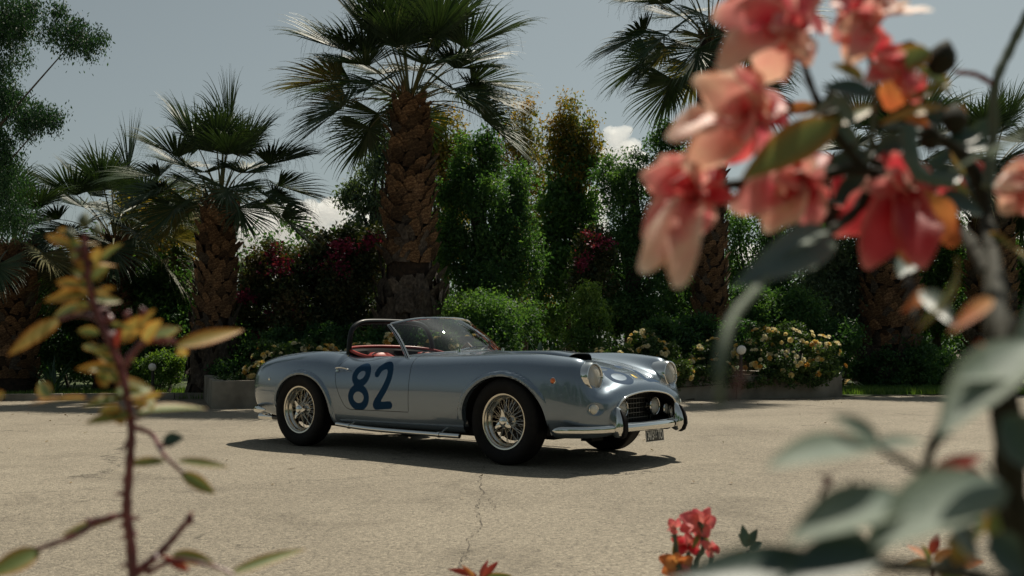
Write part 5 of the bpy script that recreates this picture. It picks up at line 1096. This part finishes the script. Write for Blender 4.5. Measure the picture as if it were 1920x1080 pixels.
LT = petal_mat('dark_glossy_rose_leaf', (.028,.065,.055), (.04,.08,.06), .12, .45, 0, edge=(.06,.09,.05), spec=.45)
LP = petal_mat('pale_sheen_rose_leaf', (.24,.30,.24), (.12,.18,.145), .25, .62, 0, edge=(.14,.18,.11), spec=.3)  # sky gloss on the leaves put into the pale base colour
LR = petal_mat('red_young_leaf', (.34,.035,.03), (.40,.08,.04), .4, .4, .2)
STR = mat('purple_red_stem', (.13,.030,.035), .42, 0, .5, .2); vary(STR, [(.06,.014,.022),(.22,.05,.05)], 30)
STD = mat('dark_green_brown_stem', (.030,.030,.020), .75, spec=.12); STG = mat('grey_green_stem', (.11,.14,.10), .7, spec=.2); BUD = mat('green_bud', (.07,.09,.04), .6)
def blade_mesh(name, b, t, w, up, m, fold=.25, curl=.15, kind='leaf', wav=.0, seed=0):
    rs = random.Random(seed); b = Vector(b); t = Vector(t); ax = (t-b); L = ax.length; ax.normalize(); up = Vector(up); up = (up-ax*up.dot(ax)).normalized(); sd = ax.cross(up)
    nu, nv = 12, 8; V = []; A = []; E_ = []
    for i in range(nu+1):
        u = i/nu
        if kind == 'leaf': ww = math.sin(math.pi*min(1, u**.85*.97+.03))**.85*(1-.15*u)
        else: ww = (.22+1.0*math.sin(math.pi*min(1, .08+u*.56)))*(1-max(0, (u-.80)/.20)**2*.42)*.95
        if i == 0: ww *= .25
        c = b+ax*(L*u)+up*(-curl*L*(u*u)+(curl*.55*L*u))
        for j in range(nv+1):
            s = -1+2*j/nv; r = math.sin(u*9+s*4+seed)*wav*w*abs(s)
            V.append(c+sd*(s*w/2*ww)+up*(fold*w*(s*s)*(.5 if kind == 'leaf' else .6)*ww+r)+ax*(0 if kind == 'leaf' else -abs(s)**3*L*.22*u+rs.uniform(-.01,.01)*L*(u > .9))); A.append(u); E_.append(max(abs(s)**1.0, max(0, (u-.8)/.2)) if kind == 'leaf' else max(abs(s)**1.5, max(0, (u-.75)/.25)))
    F = [(i*(nv+1)+j, (i+1)*(nv+1)+j, (i+1)*(nv+1)+j+1, i*(nv+1)+j+1) for i in range(nu) for j in range(nv)]
    me = mesh(name, V, F, m, True)
    a = me.attributes.new('along', 'FLOAT', 'POINT'); a.data.foreach_set('value', A); a = me.attributes.new('rim', 'FLOAT', 'POINT'); a.data.foreach_set('value', E_); return me
def dfix(y, d): return d*(1.42-.50*float(smooth01(np.array((y-400)/250)))) if d < .7 else d
def px(p, d): return at(p[0], p[1], depth=dfix(p[1], d))
def part_blade(root, name, b, t, w, d, dt=None, m=None, up=(0,0,1), **k):
    """leaf or petal given by its ends in the photo, its width in pixels and the distance of both ends"""
    dt = dt if dt is not None else d; o = Vector(root_loc(root)); B_ = px(b, d)-o; T_ = px(t, dt)-o
    return link(name, blade_mesh(name, B_, T_, w*(.80 if k.get('kind') == 'petal' else 1)*dfix((b[1]+t[1])/2, d)/FPX, up, m, seed=len(bpy.data.objects), **k), root)
def root_loc(o): return Vector(o.location)+(root_loc(o.parent) if o.parent else Vector((0,0,0)))
def stem(root, name, pts, rpx, m, thorns=0, n=6):
    o = root_loc(root); P = smoothpath([px(p[:2], p[2])-o for p in pts], n); k = len(P); dm = sum(dfix(p[1], p[2]) for p in pts if p[1] < 1200 or True)/len(pts)
    r0, r1 = (rpx if hasattr(rpx, '__len__') else (rpx, rpx)); mb = MB(); mb.tube(P, [(r0+(r1-r0)*i/(k-1))*dm/FPX*(1+.12*math.sin(i*2.1)) for i in range(k)], 8)
    for q in range(thorns):
        i = random.randrange(1, k-1); d = Vector((rnd(-1,1), rnd(-.4,.4), rnd(-.1,.3))).normalized(); mb.tube([P[i], P[i]+d*.007, P[i]+d*.012+Vector((0,0,-.003))], [.0032,.0018,.0003], 5)
    return mb.build(name, m, root)
def bud(root, p, r, d, m=BUD, name='bud'):
    o = root_loc(root); c = px(p, d)-o; R = r*dfix(p[1], d)/FPX
    return MB().lathe([(.0001,-1.1*R),(.5*R,-.9*R),(.95*R,-.2*R),(.8*R,.5*R),(.4*R,1.1*R),(.0001,1.5*R)], 12, 'z').build(name, m, root, loc=c, rot=(rnd(-.5,.5), rnd(-.5,.5), 0))
UPS = [(0,-.5,.8),(.3,-.6,.6),(-.3,-.5,.7),(0,-.9,.3),(.4,-.2,.8),(-.5,-.3,.7)]
# ---- left shoot, about a metre away
g0 = px((250,1080), .9); shoot = empty('rose_shoot', 'tall thorny red rose shoot with orange young leaves at the left front', 'rose shoot', (g0.x, g0.y, 0))
D = .9
stem(shoot, 'stem', [(262,1900,.9),(258,1400,.9),(248,1060,.9),(238,960,.9),(243,870,.9),(246,800,.9),(232,710,.9),(205,640,.9),(178,575,.9),(165,520,.9),(158,440,.9)], (11,5), STR, 26)
stem(shoot, 'branch', [(240,965,.9),(190,975,.9),(140,1005,.9),(70,1030,.9),(-20,1062,.9)], (6,4), STR, 5)
stem(shoot, 'branch', [(250,1078,.9),(285,1050,.9),(320,1015,.9),(355,972,.9)], (9,5), STR, 3)
stem(shoot, 'branch', [(248,800,.9),(285,815,.99),(305,850,.9),(345,890,.9)], (6,3), STR, 2)
stem(shoot, 'branch', [(225,700,.9),(245,668,.9),(275,640,.9),(330,640,.9)], (7,5), STR, 2)
stem(shoot, 'branch', [(275,1075,.9),(330,1050,.9),(400,1062,.9),(440,1078,.9)], (5,3), STR)
stem(shoot, 'branch', [(190,600,.9),(150,590,.9),(110,600,.9)], (5,3), STR)
for (b, t, w, m, du_) in [((168,505),(150,470),34,LY,0),((176,505),(185,462),36,LY,0),((180,500),(222,497),30,LY,.02),((165,520),(132,505),24,LG,0),
    ((168,552),(80,562),34,LY,0),((172,560),(230,564),24,LG,.02),((150,575),(95,592),28,LG,.03),((112,598),(14,664),34,LY,-.04),((175,530),(140,535),28,LG,0),
    ((232,640),(262,592),36,LY,0),((262,618),(290,578),28,LY,0),((265,642),(338,612),52,LG,.02),((268,640),(300,600),34,LY,-.02),((330,650),(460,614),34,LY,.05),((335,652),(350,668),20,LY,.02),
    ((215,735),(288,728),66,LG,.02),((205,712),(180,700),24,LG,0),((228,745),(155,762),30,LG,-.03),((262,772),(392,760),38,LG,.06),((250,775),(158,792),30,LG,-.03),((160,748),(52,752),44,LY,-.06),((95,745),(70,715),30,LG,.03),((215,690),(140,690),26,LY,0),((210,670),(232,600),18,LR,0),
    ((305,828),(345,820),30,LT,0),((332,864),(432,874),20,LG,.03),((338,887),(406,926),30,LG,.02),((310,866),(228,868),22,LG,.03),
    ((75,1032),(-30,1082),44,LG,-.04),((222,972),(105,1002),22,LG,.03),((322,1040),(404,1054),30,LG,.03),((430,1076),(578,1024),26,LG,.06),((355,1070),(300,1040),18,LR,0),((10,740),(-30,752),26,LY,0),((348,985),(362,958),14,LR,0)]:
    part_blade(shoot, 'leaf', b, t, w, D, D+du_, m, up=(rnd(-.4,.4),-.9,rnd(.25,.7)), fold=.22, curl=.12)
rl_ = random.Random(11)
AX = [(246,800),(232,710),(205,640),(178,575),(165,520),(158,440)]
for q in range(40):
    k_ = rl_.randrange(len(AX)-1); f = rl_.random(); bx_ = AX[k_][0]*(1-f)+AX[k_+1][0]*f; by_ = AX[k_][1]*(1-f)+AX[k_+1][1]*f; sgn = rl_.choice((-1, 1)); L = rl_.uniform(22, 58); a = rl_.uniform(-.3, .9)
    off_ = rl_.uniform(0, 34)*sgn; b_ = (bx_+off_, by_-abs(off_)*.3); part_blade(shoot, 'leaf', b_, (b_[0]+sgn*L*math.cos(a), b_[1]-L*math.sin(a)), L*rl_.uniform(.35,.6), D, D+rl_.uniform(-.03,.03), rl_.choice([LY, LY, LY, LG, LG, LG]), up=(rl_.uniform(-.4,.4), -.9, rl_.uniform(.1,.7)), fold=.25, curl=.15)
for p, r in (((158,415),13),((132,440),10),((182,432),11),((150,468),10),((205,598),9),((268,585),8),((355,975),9),((238,590),7)): bud(shoot, p, r, D, BUD if p[1] < 500 else STR)
# ---- right rose bush, half a metre away
g1 = px((1900,1080), .56); bush = empty('pink_rose_bush', 'large out of focus pink rose bush filling the right front', 'rose bush', (g1.x+.05, g1.y, 0))
stem(bush, 'stem', [(2000,3600,.60),(1960,2300,.60),(1935,1300,.59),(1915,1050,.58),(1895,900,.57),(1880,700,.56),(1868,560,.56),(1855,440,.56),(1830,330,.57),(1780,270,.57),(1700,240,.57)], (30,12), STD, 10)
stem(bush, 'stem', [(1860,520,.56),(1800,430,.55),(1720,360,.54),(1620,320,.53),(1500,335,.52),(1380,345,.52),(1320,360,.52)], (14,8), STD, 8)
stem(bush, 'branch', [(1930,20,.58),(1895,90,.58),(1866,160,.57),(1862,260,.57),(1850,350,.56)], (9,10), STG)
stem(bush, 'branch', [(1866,160,.57),(1830,140,.57),(1790,135,.57)], (6,5), STR)
stem(bush, 'branch', [(1620,320,.53),(1560,240,.53),(1520,160,.53),(1500,90,.53)], (9,7), STD, 4)
stem(bush, 'branch', [(1600,120,.54),(1590,70,.54)], (6,5), STG); stem(bush, 'branch', [(1620,330,.53),(1640,200,.54),(1625,60,.54)], (7,5), STG)
stem(bush, 'branch', [(1500,90,.53),(1500,60,.53),(1490,30,.53)], (10,10), STD)
stem(bush, 'branch', [(1545,440,.50),(1480,470,.50),(1420,540,.50),(1372,600,.50),(1352,690,.50),(1350,760,.50)], (10,7), STG)
stem(bush, 'branch', [(1640,340,.53),(1600,400,.52),(1545,440,.50)], (12,10), STD)
stem(bush, 'branch', [(1700,240,.50),(1720,320,.49),(1785,345,.49)], (18,12), LP)
stem(bush, 'branch', [(1895,600,.56),(1850,700,.55),(1790,770,.54),(1750,830,.54),(1735,890,.54)], (13,8), STD, 3)
stem(bush, 'branch', [(1905,960,.58),(1840,930,.54),(1740,890,.52),(1640,835,.48)], (14,6), STD)
stem(bush, 'branch', [(1910,1100,.58),(1780,1070,.5),(1640,1060,.46),(1560,1060,.44)], (16,8), STD)
stem(bush, 'branch', [(1560,980,.6),(1540,930,.6),(1555,905,.6)], (5,4), STR); stem(bush, 'branch', [(1560,960,.6),(1590,930,.6),(1600,900,.6)], (5,4), STR)
BL = [ # base, tip, width, depth, tip depth, material, up
 ((1565,228),(1392,330),84,.50,.48,LG,(.3,-.9,.5)),((1545,240),(1650,190),46,.52,.54,LG,(0,-.8,.6)),((1745,95),(1652,135),62,.52,.52,LG,(0,-.9,.4)),((1620,150),(1560,118),40,.53,.53,LG,(0,-.8,.6)),
 ((1700,190),(1785,150),34,.53,.53,LG,(0,-.7,.7)),((1770,200),(1650,225),34,.52,.5,LY,(0,-.7,.7)),((1690,215),(1745,235),40,.52,.52,OR_,(0,-.9,.4)),
 ((1640,180),(1540,160),60,.50,.50,LT,(0,-.8,.6)),((1600,185),(1520,215),44,.52,.52,LP,(0,-.7,.7)),((1600,235),(1555,165),36,.5,.5,LP,(0,-.8,.5)),
 ((1550,432),(1418,488),64,.49,.46,LP,(0,-.5,.9)),((1560,440),(1400,520),90,.50,.47,LT,(.3,-.95,.3)),((1365,600),(1345,770),50,.50,.50,LT,(-1,-.5,0)),((1388,680),(1376,752),34,.5,.5,STR,(.8,-.7,0)),
 ((1640,835),(1440,862),100,.47,.43,LP,(0,-.45,.9)),((1650,832),(1560,775),60,.47,.47,LP,(0,-.6,.8)),((1640,838),(1740,820),40,.48,.50,LP,(0,-.5,.8)),
 ((1930,640),(1760,800),120,.50,.44,LP,(0,-.4,.9)),((1940,690),(1800,700),100,.50,.46,LP,(0,-.6,.8)),((1930,560),(1900,690),60,.5,.5,LP,(.5,-.8,0)),
 ((1870,900),(1640,1010),150,.46,.41,LP,(0,-.5,.9)),((1700,930),(1480,1000),120,.45,.41,LP,(0,-.5,.9)),((1560,1060),(1250,1075),100,.42,.40,LT,(0,-.6,.8)),((1650,1030),(1460,1085),110,.42,.40,LT,(0,-.6,.8)),((1760,960),(1850,1060),110,.48,.5,LT,(.4,-.7,.5)),((1880,780),(1940,880),110,.5,.5,LT,(0,-.8,.5)),((1850,1010),(1930,1080),90,.5,.5,LT,(0,-.8,.5)),
 ((1745,885),(1850,850),30,.54,.56,LR,(0,-.8,.5)),((1835,905),(1795,850),20,.6,.6,LR,(.5,-.8,.2)),((1868,910),(1878,848),22,.6,.6,LR,(.8,-.6,0)),((1845,900),(1815,870),16,.6,.6,LR,(.5,-.8,.2)),
 ((1640,1040),(1540,975),50,.58,.58,LP,(0,-.6,.8)),((1560,910),(1540,890),20,.6,.6,STR,(0,-.8,.5)),((1840,1000),(1770,1020),40,.6,.6,LG,(0,-.7,.7)),((1810,1010),(1790,1060),50,.6,.6,LY,(0,-.8,.4)),((1900,960),(1850,1000),60,.6,.6,LG,(0,-.7,.7)),
 ((1860,300),(1930,230),60,.48,.46,LP,(0,-.6,.8)),((1700,235),(1650,240),30,.5,.5,LP,(0,-.6,.8)),((1775,330),(1940,240),46,.47,.44,LP,(0,-.5,.9)),((1780,260),(1840,250),50,.53,.53,LT,(0,-.8,.5)),
 ((1860,560),(1790,610),34,.52,.52,OR_,(0,-.8,.5)),((1790,480),(1770,620),34,.54,.54,LG,(.9,-.5,0)),((1880,700),(1835,640),50,.52,.52,OR_,(0,-.8,.5)),
 ((1930,500),(1860,430),70,.55,.55,LG,(.4,-.8,.4)),((1800,330),(1740,330),60,.55,.55,LT,(0,-.8,.6)),((1640,330),(1560,380),60,.55,.55,LT,(0,-.8,.6)),((1560,320),(1640,280),60,.55,.55,LT,(0,-.8,.6)),((1700,260),(1640,290),60,.55,.55,LT,(0,-.8,.6)),((1760,370),(1850,400),60,.55,.55,LT,(0,-.8,.6))]
for (b, t, w, d, dt, m, up) in BL: part_blade(bush, 'leaf', b, t, w, d, dt, m, up=up, fold=.25, curl=.14)
rb_ = random.Random(5)
for q in range(46):      # crowded smaller leaves and bracts round the stems
    zone = rb_.choice([(1460,150,1880,420),(1460,150,1880,420),(1640,860,1920,1080),(1560,300,1920,560)]); x = rb_.uniform(zone[0], zone[2]); y = rb_.uniform(zone[1], zone[3]); a = rb_.uniform(0, 6.28); L = rb_.uniform(45, 95); d = rb_.uniform(.54,.66)
    part_blade(bush, 'leaf', (x, y), (x+L*math.cos(a), y+L*math.sin(a)), rb_.uniform(24,52), d, d+rb_.uniform(-.03,.03), rb_.choice([LT, LT, LT, LG, OR_, RD, STD, LY] if y < 600 else [LT, LT, LG, LY, LP]), up=(rb_.uniform(-.5,.5), -.8, rb_.uniform(0,.8)), fold=.25, curl=.2)
def flower(c, d, petals, label=None):
    P = px(c, d); fl = bpy.data.objects.new('rose_flower', None); C.objects.link(fl); fl.parent = bush; fl.location = P-Vector(bush.location); fl.empty_display_size = .02
    if label: fl['label'] = label
    MB().lathe([(.0001,-.006),(.005,-.004),(.006,.002),(.003,.006),(.0001,.007)], 10, 'z').build('flower_heart', STD, fl)
    for (t, w, m, dz, up) in petals:
        L = math.hypot(t[0]-c[0], t[1]-c[1]); b = (c[0]+(t[0]-c[0])*.08, c[1]+(t[1]-c[1])*.08)
        part_blade(fl, 'petal', b, t, w, d, d+dz, m, up=up, fold=.30, curl=.30, kind='petal', wav=.11)
    for q in range(8):       # crowded inner petals
        a = rnd(0, 6.28); L = rnd(30, 60); part_blade(fl, 'petal', (c[0]+rnd(-14,14), c[1]+rnd(-14,14)), (c[0]+math.cos(a)*L, c[1]+math.sin(a)*L), rnd(40,64), d, d+rnd(-.03,.0), random.choice([PK, RD, PE, PK]), up=(rnd(-.5,.5),-.8,rnd(-.2,.6)), fold=.4, curl=.4, kind='petal', wav=.08)
    return fl
U1, U2, U3, U4 = (0,-1,.1), (.4,-.8,.3), (-.4,-.8,.3), (0,-.6,.8)
flower((1480,60), .50, [((1345,20),130,PK,-.01,U1),((1352,105),100,PE,-.03,U4),((1400,-50),130,PK,0,U1),((1500,-60),110,PK,.01,U1),((1425,155),90,PE,.01,U1),((1480,160),70,PK,.02,U2),((1550,20),90,RD,.02,U1),((1530,120),60,PE,.01,U1)], 'pink rose cut by the top edge of the picture')
flower((1415,225), .51, [((1312,145),100,PE,-.02,U3),((1375,120),90,PK,.0,U1),((1258,235),100,PE,-.03,U4),((1290,305),90,PE,-.02,U1),((1470,165),80,PK,.02,U1),((1490,215),70,RD,.02,U1),((1350,310),80,RD,.01,U2),((1440,300),60,PK,.02,U1)], 'peach rose above the green leaf')
flower((1310,365), .51, [((1208,325),90,PK,-.01,U3),((1235,292),80,PK,.0,U1),((1220,400),100,RD,.01,U1),((1210,430),80,PK,-.02,U4),((1258,498),80,PE,-.01,U3),((1225,480),80,PE,-.02,U1),((1310,440),70,PK,.01,U1),((1340,300),70,RD,.01,U1)], 'pink rose hanging furthest left')
flower((1500,340), .52, [((1380,385),80,PK,-.02,U1),((1440,425),100,PE,-.01,U4),((1525,430),80,PK,0,U1),((1450,320),70,RD,.02,U1),((1560,400),60,RD,.02,U1)], 'pink rose drooping under the green leaf')
flower((1690,350), .54, [((1575,430),90,RD,-.01,U1),((1640,480),100,RD,0,U1),((1735,480),100,RD,0,U1),((1800,450),80,OR_,.0,U1),((1610,370),80,PK,.01,U1),((1680,275),90,RD,.01,U1),((1760,330),80,RD,.01,U1)], 'deep red rose low in the middle of the bush')
flower((1625,45), .53, [((1700,-5),70,PE,-.01,U4),((1745,5),50,PE,-.02,U4),((1560,70),80,PK,.0,U1),((1590,118),70,PE,0,U1),((1655,110),60,RD,.0,U1),((1570,-20),90,PK,.01,U1),((1650,-40),90,RD,.01,U1)], 'pink rose at the top right')
flower((1690,125), .53, [((1670,205),70,OR_,0,U1),((1725,190),60,RD,0,U1),((1715,75),50,STD,0,U1)], 'orange seed head under the upper leaves')
flower((1915,350), .52, [((1868,345),60,PE,0,U1),((1940,400),80,PK,0,U1),((1880,400),60,PE,.0,U1),((1930,290),60,PK,.0,U1)], 'pale pink rose at the right edge')
for p, r in (((1765,112),30),((1560,200),24),((1790,225),26),((1330,352),16),((1745,260),22),((1500,60),20)): bud(bush, p, r, .53, STD)
# ---- small sharp rose at the bottom, two metres away
g2 = px((1290,1080), 2.0); low = empty('low_rose', 'small sharp coral pink rose with orange buds at the bottom edge', 'rose', (g2.x, g2.y, 0))
def lowflower(c, d, R, petals, up0=(0,-.7,.5)):
    fl = bpy.data.objects.new('rose_flower', None); C.objects.link(fl); fl.parent = low; fl.location = px(c, d)-Vector(low.location)
    for (a, r, w, m) in petals: part_blade(fl, 'petal', c, (c[0]+math.cos(math.radians(a))*r*R, c[1]-math.sin(math.radians(a))*r*R), w*R, d+rnd(-.01,.01), d+rnd(-.03,.03), m, up=(rnd(-.4,.4),-.8,rnd(0,.5)), fold=.35, curl=.35, kind='petal', wav=.06)
    bud(fl, c, R*.22, d, BUD, 'flower_heart')
CO = petal_mat('coral_petal', (.80,.13,.16), (.78,.28,.22), .4)
lowflower((1312,985), 2.0, 40, [(150,1,.9,CO),(110,.8,.8,CO),(60,1.0,.5,CO),(20,.9,.7,CO),(190,.9,.8,CO),(230,.6,.7,CO),(310,.7,.7,CO),(260,.5,.8,CO),(85,.6,.8,CO)])
lowflower((1265,990), 1.98, 20, [(120,1,.9,CO),(60,.9,.9,CO),(180,.8,.9,CO),(250,.6,.9,CO)])
lowflower((1290,1025), 2.02, 32, [(150,1,.8,RD),(90,.7,.8,CO),(30,.9,.7,CO),(200,.9,.7,RD),(330,.9,.6,RD)])
lowflower((1335,1030), 2.0, 20, [(140,1,.9,CO),(70,.9,.9,CO),(0,.8,.9,RD),(240,.8,.9,CO)])
lowflower((1270,1062), 1.97, 36, [(150,1,.8,OR_),(90,.7,.8,OR_),(30,.9,.7,OR_),(200,.9,.7,OR_),(330,.9,.6,CO),(270,.9,.8,OR_)])
for q in ([(1312,992),(1318,1030),(1300,1100),(1300,1500),(1295,1700)],[(1265,1000),(1270,1040),(1290,1110)],[(1335,1040),(1325,1080),(1305,1130)],[(1290,1035),(1300,1090)]): stem(low, 'stem', [(x, y, 2.0) for x, y in q], (4,5), STG, 1)
for (b, t, w) in (((1268,1010),(1262,1045),12),((1310,1000),(1298,1030),12),((1320,1000),(1330,1030),10),((1300,1070),(1350,1078),24),((1290,1080),(1250,1090),22)): part_blade(low, 'leaf', b, t, w, 2.0, 2.0, LG, up=(.3,-.8,.3))
# ---- seedling sprigs along the bottom edge
def sprig(label, c, d, items, ground=True):
    g = px(c, d); r = empty('rose_sprig', label, 'rose sprig', (g.x, g.y, 0)); stem(r, 'stem', [(c[0], c[1], d), (c[0]+4, c[1]+80, d), (c[0]+6, int(c[1]+FPX*.5/d), d)], (3,5), STR)
    for (b, t, w, m) in items: part_blade(r, 'leaf', b, t, w, d, d+rnd(-.03,.03), m, up=(rnd(-.3,.3),-.8,.5))
sprig('small dark green sprig at the bottom edge right of the coral rose', (1402,1030), 2.1, [((1400,1025),(1392,985),20,LT),((1402,1022),(1420,992),18,LT),((1400,1020),(1384,1000),14,LT),((1405,1030),(1430,1015),16,LT),((1400,1040),(1370,1050),18,LG)])
sprig('reddish leaf sprig poking up at the bottom centre', (900,1085), 1.9, [((900,1085),(915,1048),12,LR),((895,1080),(840,1066),14,LR),((905,1082),(935,1052),14,LR),((905,1085),(960,1078),16,LG),((890,1085),(868,1060),10,OR_)])
sprig('orange leafed sprig at the bottom right between the blurred leaves', (1745,1060), 1.2, [((1745,1050),(1700,1020),20,OR_),((1745,1055),(1690,1060),22,LY),((1750,1050),(1790,1030),22,OR_),((1745,1040),(1760,1000),20,LR),((1780,1060),(1850,1050),24,OR_),((1745,1060),(1730,1020),18,LG)])
